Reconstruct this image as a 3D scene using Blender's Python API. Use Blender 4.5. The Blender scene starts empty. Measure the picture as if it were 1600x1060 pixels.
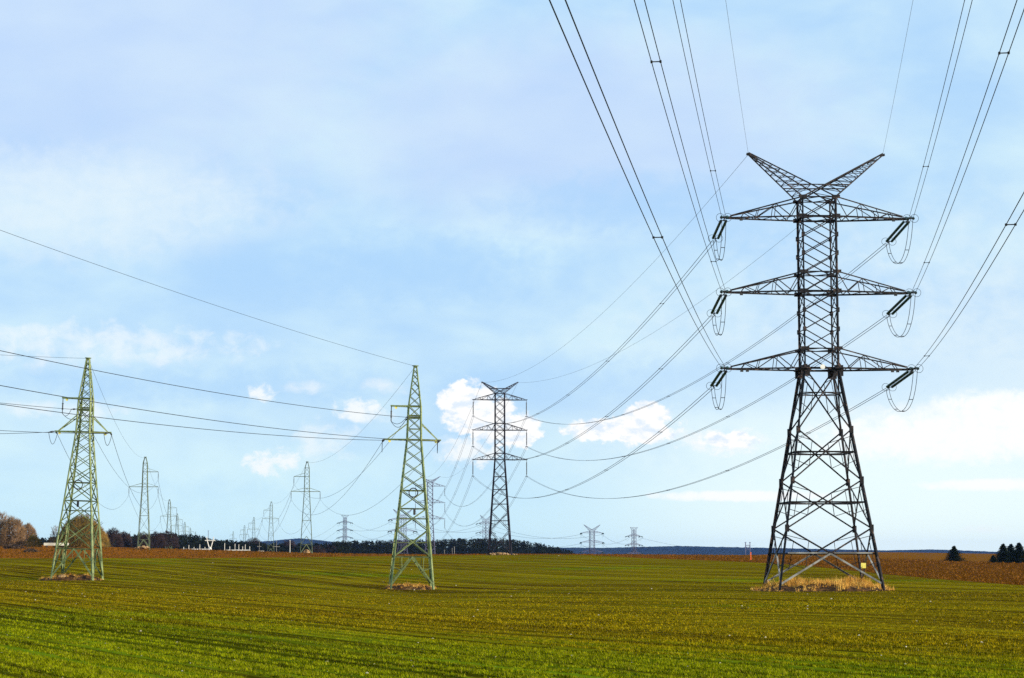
import bpy, math, random
import numpy as np
from mathutils import Vector, Matrix, noise as mnoise

random.seed(7)
rng = np.random.default_rng(11)
scene = bpy.context.scene
COL = scene.collection

# ----------------------------------------------------------------- camera maths
EYE = 2.9
F = 3200.0
PITCH = math.atan(340.0 / F)
SP, CP = math.sin(PITCH), math.cos(PITCH)


def zpx(y, D):
    """height of the point seen at image row y when it stands D metres away"""
    v = (530.0 - y) / F
    return EYE + D * (SP + v * CP) / (CP - v * SP)


def xpx(x, y, D):
    v = (530.0 - y) / F
    return D * ((x - 800.0) / F) / (CP - v * SP)


def at(x, y, D):
    return Vector((xpx(x, y, D), D, zpx(y, D)))


# ----------------------------------------------------------------- terrain
T_PX = [-1500, 0, 230, 480, 645, 800, 1050, 1280, 1600, 3200]
T_D = [60, 100, 150, 204, 250, 350, 450, 540, 600, 720, 900, 1350, 2000, 4000, 14000]


def _zrow(D, ys):
    return [zpx(y, D) for y in ys]


T_Z = [
    [0.0] * 10,
    [.15, .15, .1, 0, -.15, -.2, -.1, 0, 0, 0],
    [.20, .20, .0, -.3, -.55, -.5, -.3, -.2, -.15, 0],
    [.12, .12, -.1, -.6, -1.05, -.9, -.55, -.42, -.35, -.2],
    [.10, .10, 0, -.6, -1.02, -.85, -.3, -.05, -.1, 0],
    _zrow(350, [881, 882, 883, 886, 889, 890, 888, 888, 896, 896]),
    _zrow(450, [871, 872, 873, 875, 876, 876, 876, 878, 888, 890]),
    _zrow(540, [862, 863, 864.5, 868, 868.5, 867.5, 869, 873, 883, 886]),
    _zrow(600, [857, 858, 858.5, 865, 867.5, 867.2, 868, 871, 880, 883]),
    _zrow(720, [851, 852, 857, 866, 870, 870, 868, 868, 877, 879]),
    _zrow(900, [849, 850, 857.5, 868, 876, 876, 872, 867, 873, 874]),
    _zrow(1350, [853, 853, 862, 871, 889, 886, 880, 868, 869, 869]),
    [9, 8, 3, -3, -12, -14, -20, -16, -14, -14],
    [-12] * 3 + [-18] * 7,
    [-20] * 10,
]


def _cr(p0, p1, p2, p3, x0, x1, x2, x3, t):
    # monotone-ish cubic (finite difference Hermite)
    h = x2 - x1
    m1 = 0.5 * ((p2 - p1) / (x2 - x1) + ((p1 - p0) / (x1 - x0) if x1 != x0 else (p2 - p1) / h))
    m2 = 0.5 * ((p2 - p1) / (x2 - x1) + ((p3 - p2) / (x3 - x2) if x3 != x2 else (p2 - p1) / h))
    s = (t - x1) / h
    s2, s3 = s * s, s * s * s
    return (2 * s3 - 3 * s2 + 1) * p1 + (s3 - 2 * s2 + s) * h * m1 + (-2 * s3 + 3 * s2) * p2 + (s3 - s2) * h * m2


def _interp(xs, ps, t):
    n = len(xs)
    if t <= xs[0]:
        return ps[0]
    if t >= xs[-1]:
        return ps[-1]
    i = 0
    while i < n - 2 and t > xs[i + 1]:
        i += 1
    a, d = max(i - 1, 0), min(i + 2, n - 1)
    return _cr(ps[a], ps[i], ps[i + 1], ps[d], xs[a], xs[i], xs[i + 1], xs[d], t)


L_D = [math.log(d) for d in T_D]


def terrain(X, Y):
    if Y <= 60:
        return 0.0
    px = 800 + F * X / Y
    rows = [_interp(T_PX, r, px) for r in T_Z]
    return _interp(L_D, rows, math.log(Y))


def place(px, D):
    X = (px - 800) / F * D
    return Vector((X, D, terrain(X, D)))


YB = [(-2500, 440), (0, 445), (300, 460), (560, 520), (800, 560), (870, 560), (1000, 490), (1190, 415),
      (1380, 300), (1600, 226), (2400, 180), (4000, 170)]


def yb(px):
    return _interp([a for a, b in YB], [b for a, b in YB], px) if YB[0][0] < px < YB[-1][0] else (440 if px < 0 else 170)


# ----------------------------------------------------------------- helpers
def tag(o, label=None, cat=None, group=None, kind=None):
    if label: o['label'] = label
    if cat: o['category'] = cat
    if group: o['group'] = group
    if kind: o['kind'] = kind
    return o


def empty(name, loc=(0, 0, 0), rz=0.0, label=None, cat=None, group=None):
    o = bpy.data.objects.new(name, None)
    o.empty_display_size = 0.5
    COL.objects.link(o)
    o.location = loc
    o.rotation_euler = (0, 0, rz)
    tag(o, label, cat, group)
    return o


class MB:
    def __init__(self):
        self.v, self.f = [], []

    def quadring(self, rings, closed=True, caps=True):
        base = len(self.v)
        n = len(rings[0])
        for r in rings:
            self.v.extend(tuple(p) for p in r)
        for k in range(len(rings) - 1):
            a, b = base + k * n, base + (k + 1) * n
            for i in range(n if closed else n - 1):
                j = (i + 1) % n
                self.f.append((a + i, a + j, b + j, b + i))
        if caps and n > 2:
            self.f.append(tuple(base + i for i in reversed(range(n))))
            self.f.append(tuple(base + (len(rings) - 1) * n + i for i in range(n)))

    def angle(self, p, q, w, ref=None, t=None):
        """steel angle bar (L section) from p to q; ref points to the outside of the tower"""
        p, q = Vector(p), Vector(q)
        d = (q - p)
        if d.length < 1e-4: return
        d.normalize()
        r = Vector(ref) if ref is not None else Vector((0, 0, 1))
        if abs(d.dot(r)) > 0.97 * r.length:
            r = Vector((1, 0.3, 0.2))
        s = d.cross(r).normalized()
        n = s.cross(d).normalized()
        t = t or max(0.012, w * 0.16)
        prof = [(-.5, .3), (.5, .3), (.5, .3 - t / w), (-.5 + t / w, .3 - t / w), (-.5 + t / w, -.7), (-.5, -.7)]
        self.quadring([[a + s * (x * w) + n * (y * w) for x, y in prof] for a in (p, q)], caps=False)

    def box_bar(self, p, q, w, h=None, ref=None):
        p, q = Vector(p), Vector(q)
        d = (q - p)
        if d.length < 1e-5: return
        d.normalize()
        r = Vector(ref) if ref is not None else Vector((0, 0, 1))
        if abs(d.dot(r)) > 0.97 * r.length:
            r = Vector((1, 0.3, 0.2))
        s = d.cross(r).normalized()
        n = s.cross(d).normalized()
        h = h or w
        prof = [(-.5, -.5), (.5, -.5), (.5, .5), (-.5, .5)]
        self.quadring([[a + s * (x * w) + n * (y * h) for x, y in prof] for a in (p, q)])

    def tube(self, pts, r, n=5, taper=None):
        pts = [Vector(p) for p in pts]
        rings = []
        m = len(pts)
        for i, p in enumerate(pts):
            d = (pts[min(i + 1, m - 1)] - pts[max(i - 1, 0)])
            if d.length < 1e-9: d = Vector((0, 0, 1))
            d.normalize()
            ref = Vector((0, 0, 1)) if abs(d.z) < 0.95 else Vector((1, 0, 0))
            s = d.cross(ref).normalized()
            u = s.cross(d).normalized()
            rr = r if taper is None else r + (taper - r) * i / (m - 1)
            rings.append([p + s * (math.cos(2 * math.pi * k / n) * rr) + u * (math.sin(2 * math.pi * k / n) * rr)
                          for k in range(n)])
        self.quadring(rings)

    def lathe(self, p, q, prof, n=8):
        p, q = Vector(p), Vector(q)
        d = (q - p).normalized()
        ref = Vector((0, 0, 1)) if abs(d.z) < 0.95 else Vector((1, 0, 0))
        s = d.cross(ref).normalized()
        u = s.cross(d).normalized()
        self.quadring([[p + (q - p) * f + s * (math.cos(2 * math.pi * k / n) * r) + u * (math.sin(2 * math.pi * k / n) * r)
                        for k in range(n)] for f, r in prof])

    def torus(self, c, axis, R, r, n=18, m=5):
        c, axis = Vector(c), Vector(axis).normalized()
        ref = Vector((0, 0, 1)) if abs(axis.z) < 0.9 else Vector((1, 0, 0))
        s = axis.cross(ref).normalized()
        u = s.cross(axis).normalized()
        rings = []
        for i in range(n + 1):
            a = 2 * math.pi * i / n
            rad = s * math.cos(a) + u * math.sin(a)
            rings.append([c + rad * (R + r * math.cos(2 * math.pi * k / m)) + axis * (r * math.sin(2 * math.pi * k / m))
                          for k in range(m)])
        self.quadring(rings, caps=False)

    def box(self, c, sx, sy, sz):
        c = Vector(c)
        self.box_bar(c - Vector((0, 0, sz / 2)), c + Vector((0, 0, sz / 2)), sx, sy, ref=(0, 1, 0))

    def tri(self, a, b, c):
        k = len(self.v)
        self.v += [tuple(a), tuple(b), tuple(c)]
        self.f.append((k, k + 1, k + 2))

    def build(self, name, mat, parent=None, smooth=False, loc=None):
        me = bpy.data.meshes.new(name)
        if loc is not None:
            l = Vector(loc)
            me.from_pydata([tuple(Vector(v) - l) for v in self.v], [], self.f)
        else:
            me.from_pydata(self.v, [], self.f)
        me.update()
        if mat: me.materials.append(mat)
        if smooth:
            me.polygons.foreach_set('use_smooth', [True] * len(me.polygons))
        o = bpy.data.objects.new(name, me)
        COL.objects.link(o)
        if parent is not None: o.parent = parent
        if loc is not None: o.location = loc
        return o


def np_mesh(name, verts, tris, mat, parent=None, nper=3):
    me = bpy.data.meshes.new(name)
    nv, nt = len(verts), len(tris)
    me.vertices.add(nv)
    me.vertices.foreach_set('co', np.asarray(verts, dtype=np.float32).ravel())
    me.loops.add(nt * nper)
    me.loops.foreach_set('vertex_index', np.asarray(tris, dtype=np.int32).ravel())
    me.polygons.add(nt)
    me.polygons.foreach_set('loop_start', np.arange(0, nt * nper, nper, dtype=np.int32))
    me.update(calc_edges=True)
    me.validate()
    if mat: me.materials.append(mat)
    o = bpy.data.objects.new(name, me)
    COL.objects.link(o)
    if parent is not None: o.parent = parent
    return o


# ----------------------------------------------------------------- materials
class NT:
    def __init__(self, tree):
        self.t = tree
        self.n = tree.nodes
        self.l = tree.links

    def node(self, typ, **kw):
        nd = self.n.new(typ)
        for k, v in kw.items():
            setattr(nd, k, v)
        return nd

    def put(self, sock, val):
        if isinstance(val, bpy.types.NodeSocket):
            self.l.new(val, sock)
        else:
            sock.default_value = val

    def math(self, op, a, b=0.0, c=0.0, clamp=False):
        nd = self.node('ShaderNodeMath', operation=op, use_clamp=clamp)
        self.put(nd.inputs[0], a); self.put(nd.inputs[1], b); self.put(nd.inputs[2], c)
        return nd.outputs[0]

    def mix(self, f, a, b, blend='MIX'):
        nd = self.node('ShaderNodeMix', data_type='RGBA', blend_type=blend)
        self.put(nd.inputs[0], f); self.put(nd.inputs[6], a); self.put(nd.inputs[7], b)
        return nd.outputs[2]

    def noise(self, vec, scale=1.0, detail=4.0, rough=0.55, dist=0.0):
        nd = self.node('ShaderNodeTexNoise')
        self.put(nd.inputs['Vector'], vec)
        nd.inputs['Scale'].default_value = scale
        nd.inputs['Detail'].default_value = detail
        nd.inputs['Roughness'].default_value = rough
        nd.inputs['Distortion'].default_value = dist
        return nd.outputs['Fac']

    def rng(self, v, a, b, c=0.0, d=1.0, smooth=True):
        nd = self.node('ShaderNodeMapRange', interpolation_type='SMOOTHSTEP' if smooth else 'LINEAR')
        self.put(nd.inputs[0], v)
        for i, x in zip((1, 2, 3, 4), (a, b, c, d)):
            nd.inputs[i].default_value = x
        return nd.outputs[0]

    def mapping(self, vec, rot=(0, 0, 0), scale=(1, 1, 1), loc=(0, 0, 0)):
        nd = self.node('ShaderNodeMapping')
        self.put(nd.inputs[0], vec)
        nd.inputs['Rotation'].default_value = rot
        nd.inputs['Scale'].default_value = scale
        nd.inputs['Location'].default_value = loc
        return nd.outputs[0]


def c4(c): return (c[0], c[1], c[2], 1.0)


def new_mat(name):
    m = bpy.data.materials.new(name)
    m.use_nodes = True
    nt = NT(m.node_tree)
    bsdf = m.node_tree.nodes['Principled BSDF']
    return m, nt, bsdf


def mottled(name, c1, c2, scale=0.8, rough=0.7, metallic=0.0, spec=0.3, c3=None, lo=.42, hi=.6):
    m, nt, b = new_mat(name)
    pos = nt.node('ShaderNodeTexCoord').outputs['Object']
    f = nt.rng(nt.noise(pos, scale, 5, .6), lo, hi)
    col = nt.mix(f, c4(c1), c4(c2))
    if c3:
        f2 = nt.rng(nt.noise(pos, scale * 5.3, 3, .6), .56, .66)
        col = nt.mix(f2, col, c4(c3))
    nt.put(b.inputs['Base Color'], col)
    b.inputs['Roughness'].default_value = rough
    b.inputs['Metallic'].default_value = metallic
    b.inputs['Specular IOR Level'].default_value = spec
    return m


M = {}
M['dark_steel'] = mottled('weathered_dark_steel', (.006, .005, .007), (.016, .013, .015), .5, .6, 0, .25, (.085, .055, .045), .45, .7)
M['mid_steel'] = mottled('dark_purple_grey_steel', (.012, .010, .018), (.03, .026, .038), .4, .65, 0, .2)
M['far_steel'] = mottled('far_hazed_steel', (.085, .085, .15), (.14, .14, .22), .4, .7, 0, .2)  # grey steel with a bluish haze tint mixed into the colour
M['pale_steel'] = mottled('bright_galvanised_steel', (.13, .13, .125), (.30, .30, .28), .9, .5, 0, .3)
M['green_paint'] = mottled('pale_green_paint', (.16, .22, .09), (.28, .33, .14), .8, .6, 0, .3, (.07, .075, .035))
M['green_brace'] = mottled('shaded_green_paint', (.085, .125, .05), (.18, .23, .095), .9, .65, 0, .25, (.06, .05, .03))  # darker copy of the green paint, shade on the bracing put into the colour
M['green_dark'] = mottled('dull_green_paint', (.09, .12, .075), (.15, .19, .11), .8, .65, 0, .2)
M['wire'] = mottled('weathered_aluminium_wire', (.016, .017, .022), (.03, .031, .036), .3, .6, 0, .2)
M['earth_wire'] = mottled('grey_steel_wire', (.10, .11, .13), (.15, .16, .18), .3, .6, 0, .2)
M['glass_green'] = mottled('dark_green_insulator_glass', (.006, .032, .024), (.012, .06, .045), 2.0, .22, 0, .5)
M['glass_grey'] = mottled('grey_insulator', (.06, .07, .08), (.11, .12, .13), 2.0, .35, 0, .4)
M['fitting'] = mottled('dark_iron_fitting', (.012, .012, .014), (.03, .03, .03), 3.0, .55, 0, .3)
M['yellow'] = mottled('yellow_plate', (.70, .60, .10), (.80, .72, .22), 6.0, .5)
M['white'] = mottled('white_paint', (.62, .62, .58), (.78, .78, .74), 1.2, .5)
M['orange'] = mottled('orange_paint', (.75, .10, .02), (.85, .16, .03), 3.0, .5)
M['stone'] = mottled('pale_field_stone', (.38, .33, .22), (.60, .55, .42), 9.0, .9)
M['bark'] = mottled('grey_brown_bark', (.05, .036, .026), (.10, .075, .05), 2.0, .9, 0, .1)
M['twig_tan'] = mottled('tan_twigs', (.17, .105, .055), (.28, .17, .085), .35, .9, 0, .1)
M['twig_gold'] = mottled('golden_brown_twigs', (.13, .095, .025), (.27, .165, .045), .3, .9, 0, 0)
M['twig_dark'] = mottled('dark_purple_brown_twigs', (.022, .016, .018), (.055, .036, .034), .3, .9, 0, .1)
M['conifer'] = mottled('dark_pine_needles', (.003, .006, .004), (.011, .017, .009), .22, .85, 0, .1)
M['spruce'] = mottled('spruce_needles', (.003, .007, .003), (.010, .019, .007), 1.2, .85, 0, .1)
M['dry_grass'] = mottled('dry_straw_grass', (.56, .28, .05), (.85, .52, .13), .9, .9, 0, 0, (.20, .08, .018))
M['concrete'] = mottled('pale_concrete', (.45, .43, .36), (.62, .6, .5), .8, .85)
M['wood_mix'] = mottled('brown_rubble', (.22, .12, .05), (.45, .30, .15), 1.5, .9)
M['wood_pile'] = mottled('dead_brushwood', (.03, .02, .015), (.09, .055, .03), 1.5, .9)
M['hill_forest'] = mottled('far_forest', (.006, .010, .010), (.016, .022, .018), .004, .95, 0, 0)


def soil_mat():
    m, nt, b = new_mat('dug_soil')
    pos = nt.node('ShaderNodeNewGeometry').outputs['Position']
    n1 = nt.noise(pos, 2.2, 6, .65)
    n2 = nt.noise(pos, .6, 3, .5)
    col = nt.mix(nt.rng(n1, .38, .65), c4((.022, .011, .005)), c4((.13, .06, .02)))
    col = nt.mix(nt.rng(n2, .56, .7), col, c4((.26, .15, .055)))
    nt.put(b.inputs['Base Color'], col)
    b.inputs['Roughness'].default_value = .95
    b.inputs['Specular IOR Level'].default_value = .1
    bp = nt.node('ShaderNodeBump')
    bp.inputs['Strength'].default_value = .8
    bp.inputs['Distance'].default_value = .15
    nt.put(bp.inputs['Height'], n1)
    nt.put(b.inputs['Normal'], bp.outputs[0])
    return m


M['soil'] = soil_mat()

ROW = math.radians(64.7)     # turns the drilling direction of the field onto the x axis


def crop_zone(nt, pos):
    """1 where the crop stands thick and green (a strip drilled earlier), 0 where it is thin"""
    r = nt.mapping(pos, rot=(0, 0, ROW))
    sep = nt.node('ShaderNodeSeparateXYZ'); nt.put(sep.inputs[0], r)
    t = sep.outputs[1]
    patch = nt.noise(pos, .022, 4, .55)
    wob = nt.noise(nt.mapping(r, scale=(.02, .4, 1)), 1, 4, .6)
    sx = nt.node('ShaderNodeSeparateXYZ'); nt.put(sx.inputs[0], pos)
    t = nt.math('SUBTRACT', t, nt.math('MULTIPLY', sx.outputs[0], .35))
    gz = nt.math('ADD', t, nt.math('MULTIPLY', nt.math('SUBTRACT', patch, .5), 20.0))
    gz = nt.math('ADD', gz, nt.math('MULTIPLY', nt.math('SUBTRACT', wob, .5), 16.0))
    green = nt.rng(gz, 26.0, 39.0, 1.0, 0.0)
    green = nt.math('MAXIMUM', green, nt.rng(patch, .55, .70, 0, .8))
    return r, green, patch


ROW_P = ((1.05, 1.0), (2.3, .8), (5.2, .6), (12.0, .45))


def row_wave(nt, r):
    """drill rows and machine passes: regular waves across the rows, gently bending"""
    sp = nt.node('ShaderNodeSeparateXYZ'); nt.put(sp.inputs[0], r)
    sv, tv = sp.outputs[0], sp.outputs[1]
    tb = nt.math('ADD', tv, nt.math('MULTIPLY', nt.math('SINE', nt.math('MULTIPLY', sv, .045)), .5))
    tb = nt.math('ADD', tb, nt.math('MULTIPLY', nt.math('SINE', nt.math('MULTIPLY', sv, .11)), .2))
    tot = None
    for i, (P, A) in enumerate(ROW_P):
        am = nt.rng(nt.noise(nt.mapping(r, scale=(.012 / P ** .3, .35 / P, 1), loc=(i * 3.3, i * 1.7, 0)), 1, 2, .5), .38, .60, .1 * A, A)
        w = nt.math('MULTIPLY', nt.math('SINE', nt.math('MULTIPLY', tb, 6.28318 / P)), am)
        tot = w if tot is None else nt.math('ADD', tot, w)
    return tot


def row_lines(nt, r):
    l1 = nt.noise(nt.mapping(r, scale=(.0022, .050, 1)), 1, 3, .55, .2)
    l2 = nt.noise(nt.mapping(r, scale=(.005, .16, 1), loc=(3, 7, 0)), 1, 3, .6, .2)
    l3 = nt.noise(nt.mapping(r, scale=(.014, .50, 1), loc=(1, 4, 0)), 1, 3, .6, .2)
    l4 = nt.noise(nt.mapping(r, scale=(.05, 1.6, 1), loc=(6, 2, 0)), 1, 3, .65, .2)
    return l1, l2, l3, l4


def crop_ground_mat():
    m, nt, b = new_mat('young_crop_field')
    pos = nt.node('ShaderNodeNewGeometry').outputs['Position']
    r, green, patch = crop_zone(nt, pos)
    l1, l2, l3, l4 = row_lines(nt, r)
    fine = nt.noise(nt.mapping(r, scale=(.6, 5.0, 1)), 1, 4, .7)
    grain = nt.noise(nt.mapping(r, scale=(3.0, 9.0, 1)), 1, 3, .7)
    lines = nt.math('ADD', nt.math('MULTIPLY', nt.math('ADD', l1, l2), .28), nt.math('MULTIPLY', nt.math('ADD', l3, l4), .22))
    soil = nt.mix(nt.rng(fine, .35, .65), c4((.055, .030, .003)), c4((.155, .090, .007)))
    olive = nt.mix(nt.rng(fine, .3, .7), c4((.110, .092, .002)), c4((.220, .170, .004)))
    lush = nt.mix(nt.rng(fine, .3, .7), c4((.052, .088, .002)), c4((.155, .205, .005)))
    plants = nt.mix(green, olive, lush)
    col = nt.mix(nt.rng(nt.math('ADD', lines, nt.math('MULTIPLY', patch, .25)), .52, .68), soil, plants)
    for l, lo, hi, f in ((l1, .32, .46, .4), (l2, .34, .48, .6), (l3, .34, .48, .55), (l4, .36, .50, .7)):  # soil rows, with the shading of the ruts put into the colour
        col = nt.mix(nt.rng(l, lo, hi, f, 0.0), col, nt.mix(green, c4((.042, .026, .002)), c4((.030, .034, .001))))
    for l, lo, hi, f in ((l1, .54, .68, .4), (l2, .54, .66, .65), (l3, .54, .66, .65), (l4, .56, .66, .5)):
        col = nt.mix(nt.rng(l, lo, hi, 0.0, f), col, nt.mix(green, c4((.225, .170, .005)), c4((.150, .215, .006))))
    rw = row_wave(nt, r)
    col = nt.mix(nt.rng(rw, -.2, -.9, 0, .85), col, nt.mix(green, c4((.040, .023, .002)), c4((.026, .028, .001))))
    col = nt.mix(nt.rng(rw, .25, 1.2, 0, .75), col, nt.mix(green, c4((.29, .22, .005)), c4((.21, .265, .006))))
    col = nt.mix(nt.rng(grain, .56, .70, 0, .5), col, c4((.19, .155, .012)))  # sunlit and shadowed specks painted into the ground colour
    col = nt.mix(nt.rng(grain, .44, .32, 0, .6), col, c4((.020, .014, .002)))
    nt.put(b.inputs['Base Color'], col)
    b.inputs['Roughness'].default_value = .95
    b.inputs['Specular IOR Level'].default_value = 0
    h = nt.math('ADD', nt.math('MULTIPLY', l4, .5), nt.math('ADD', nt.math('MULTIPLY', fine, .25), nt.math('MULTIPLY', grain, .10)))
    bp = nt.node('ShaderNodeBump')
    bp.inputs['Strength'].default_value = .6
    bp.inputs['Distance'].default_value = .3
    nt.put(bp.inputs['Height'], h)
    nt.put(b.inputs['Normal'], bp.outputs[0])
    return m


def plough_mat():
    m, nt, b = new_mat('ploughed_soil')
    pos = nt.node('ShaderNodeNewGeometry').outputs['Position']
    n1 = nt.noise(nt.mapping(pos, scale=(.8, .25, 1)), 1, 5, .7)
    n2 = nt.noise(nt.mapping(pos, rot=(0, 0, ROW), scale=(.02, .25, 1)), 1, 4, .6)
    n3 = nt.noise(pos, .012, 3, .5)
    sep = nt.node('ShaderNodeSeparateXYZ'); nt.put(sep.inputs[0], pos)
    far = nt.rng(nt.math('ADD', sep.outputs[1], nt.math('MULTIPLY', nt.math('SUBTRACT', n2, .5), 60)), 590, 620)
    leftness = nt.rng(sep.outputs[0], 60, -30)
    dark = nt.mix(nt.rng(n1, .36, .66), c4((.050, .017, .002)), c4((.150, .052, .006)))
    dark = nt.mix(nt.rng(n1, .62, .72, 0, .7), dark, c4((.28, .12, .02)))
    light = nt.mix(nt.rng(n1, .3, .7), c4((.12, .046, .005)), c4((.25, .10, .012)))
    rust = nt.mix(nt.rng(n2, .35, .65), c4((.23, .066, .006)), c4((.37, .125, .012)))
    col = nt.mix(far, dark, light)
    col = nt.mix(nt.math('MULTIPLY', leftness, .85), col, rust)
    col = nt.mix(nt.rng(n3, .5, .75, 0, .35), col, c4((.15, .075, .008)))
    nt.put(b.inputs['Base Color'], col)
    b.inputs['Roughness'].default_value = 1.0
    b.inputs['Specular IOR Level'].default_value = 0
    bp = nt.node('ShaderNodeBump')
    bp.inputs['Strength'].default_value = .8
    bp.inputs['Distance'].default_value = .6
    nt.put(bp.inputs['Height'], n1)
    nt.put(b.inputs['Normal'], bp.outputs[0])
    return m


def blade_mat():
    m, nt, b = new_mat('crop_seedlings')
    pos = nt.node('ShaderNodeNewGeometry').outputs['Position']
    r, green, patch = crop_zone(nt, pos)
    l1, l2, l3, l4 = row_lines(nt, r)
    n1 = nt.noise(pos, 2.2, 4, .75)
    n2 = nt.noise(pos, 9.0, 2, .6)
    n3 = nt.noise(pos, 3.3, 2, .7)
    lush = nt.mix(nt.rng(n1, .36, .64), c4((.040, .060, .001)), c4((.31, .335, .005)))
    thin = nt.mix(nt.rng(n3, .36, .64), c4((.060, .046, .001)), c4((.40, .295, .005)))
    col = nt.mix(green, thin, lush)
    rw = row_wave(nt, r)
    col = nt.mix(nt.rng(rw, -.2, -.9, 0, .85), col, nt.mix(green, c4((.050, .032, .002)), c4((.026, .034, .002))))
    for l in (l2, l3, l4):      # plants darkened along the same row lines as the ground
        col = nt.mix(nt.rng(l, .36, .46, .4, 0.0), col, nt.mix(green, c4((.045, .030, .002)), c4((.026, .034, .002))))
    col = nt.mix(nt.rng(n2, .56, .70, 0, .85), col, c4((.27, .22, .03)))
    nt.put(b.inputs['Base Color'], col)
    b.inputs['Roughness'].default_value = .9
    b.inputs['Specular IOR Level'].default_value = 0
    return m


# ----------------------------------------------------------------- ground sheets
def ground_sheet(name, y_lo, y_hi, ny, mat, ease=1.0):
    """sheet fanning out from the viewpoint between two depths that may depend on direction"""
    pxs = [-6200, -4600, -3400, -2500, -1800, -1200, -800, -500, -300] + list(range(-150, 1760, 25)) + \
          [1850, 2000, 2200, 2500, 3000, 3800, 5000, 6500]
    verts, faces = [], []
    for i, px in enumerate(pxs):
        a, b = y_lo(px), y_hi(px)
        for j in range(ny + 1):
            f = j / ny
            if a > 0:
                Y = a * (b / a) ** f
            else:
                Y = a + (b - a) * f
            X = (px - 800) / F * max(Y, 45.0)
            z = terrain(X, Y)
            if Y > 380:
                z += 0.10 * mnoise.noise(Vector((X * .05, Y * .02, 3.1)))
            elif Y > 60:
                z += 0.05 * mnoise.noise(Vector((X * .08, Y * .05, 1.7)))
            verts.append((X, Y, z))
    for i in range(len(pxs) - 1):
        for j in range(ny):
            a = i * (ny + 1) + j
            b = (i + 1) * (ny + 1) + j
            faces.append((a, b, b + 1, a + 1))
    me = bpy.data.meshes.new(name)
    me.from_pydata(verts, [], faces)
    me.polygons.foreach_set('use_smooth', [True] * len(me.polygons))
    me.update()
    me.materials.append(mat)
    o = bpy.data.objects.new(name, me)
    COL.objects.link(o)
    o['kind'] = 'structure'
    return o


M['crop_ground'] = crop_ground_mat()
M['plough'] = plough_mat()
M['blade'] = blade_mat()
ground_sheet('crop_field_near', lambda p: -60, lambda p: 45, 12, M['crop_ground']).name = 'near_field'
ground_sheet('crop_field', lambda p: 45, yb, 110, M['crop_ground'])
ground_sheet('ploughed_field', yb, lambda p: 14000, 160, M['plough'])


# ----------------------------------------------------------------- seedlings near the camera
_gp = np.linspace(-300, 1900, 111)
_gl = np.linspace(math.log(45), math.log(420), 60)
_gz = np.array([[terrain((p - 800) / F * math.exp(l), math.exp(l)) for l in _gl] for p in _gp])


def terrain_np(X, Y):
    px = np.clip(800 + F * X / Y, -299, 1899)
    i = (px - _gp[0]) / (_gp[1] - _gp[0]); j = (np.log(Y) - _gl[0]) / (_gl[1] - _gl[0])
    i0 = np.clip(i.astype(int), 0, len(_gp) - 2); j0 = np.clip(j.astype(int), 0, len(_gl) - 2)
    a, b = i - i0, j - j0
    return (_gz[i0, j0] * (1 - a) * (1 - b) + _gz[i0 + 1, j0] * a * (1 - b) + _gz[i0, j0 + 1] * (1 - a) * b + _gz[i0 + 1, j0 + 1] * a * b)


def seedlings():
    N = 300000
    yy = 886 + (1064 - 886) * rng.random(N) ** .85
    Y = EYE * F / (yy - 870)
    Y = Y[(Y > 46) & (Y < 400)]
    N = len(Y)
    X = (rng.random(N) * 2 - 1) * (Y * 0.262 + 3)
    ybn = np.array([yb(px) for px in 800 + F * X / Y])
    ok = Y < ybn - 4
    X, Y = X[ok], Y[ok]
    N = len(X)
    ca, sa = math.cos(ROW), math.sin(ROW)
    s = X * ca - Y * sa
    t = X * sa + Y * ca
    keep = np.zeros(N, bool)
    for i in range(N):
        tb = t[i] + .5 * math.sin(s[i] * .045) + .2 * math.sin(s[i] * .11)
        n = .45 * math.sin(tb * 6.28318 / 1.05) + .30 * math.sin(tb * 6.28318 / 2.3) + .15 * math.sin(tb * 6.28318 / 5.2) + \
            .5 * mnoise.noise(Vector((s[i] * .03, t[i] * .45, 0))) + .6 * mnoise.noise(Vector((s[i] * .3, t[i] * 2.0, 4))) + \
            .5 * mnoise.noise(Vector((s[i] * 1.1, t[i] * 1.5, 8)))
        g = .08 if t[i] < 27 else .08 - min(.16, (t[i] - 27) * .006)
        keep[i] = n > -g
    X, Y = X[keep], Y[keep]
    n = len(X)
    Z = terrain_np(X, Y) - 0.015
    B = 4
    verts = np.zeros((n, B, 3, 3), np.float32)
    far = np.clip((Y - 46) / 200, 0, 1.4)
    for k in range(B):
        ang = rng.random(n) * 6.283
        lean = .02 + .06 * rng.random(n)
        h = .04 + .075 * rng.random(n) ** 2
        w = .009 + .009 * rng.random(n) + .022 * far
        bx, by = X + .05 * rng.standard_normal(n), Y + .05 * rng.standard_normal(n)
        dx, dy = np.cos(ang), np.sin(ang)
        verts[:, k, 0] = np.stack([bx - dy * w, by + dx * w, Z], 1)
        verts[:, k, 1] = np.stack([bx + dy * w, by - dx * w, Z], 1)
        verts[:, k, 2] = np.stack([bx + dx * lean, by + dy * lean, Z + h], 1)
    V = verts.reshape(-1, 3)
    Tm = np.arange(len(V), dtype=np.int32).reshape(-1, 3)
    o = np_mesh('crop_seedlings', V, Tm, M['blade'])
    tag(o, 'short green cereal seedlings growing in drilled rows across the near field', 'crop', kind='stuff')


seedlings()


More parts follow.
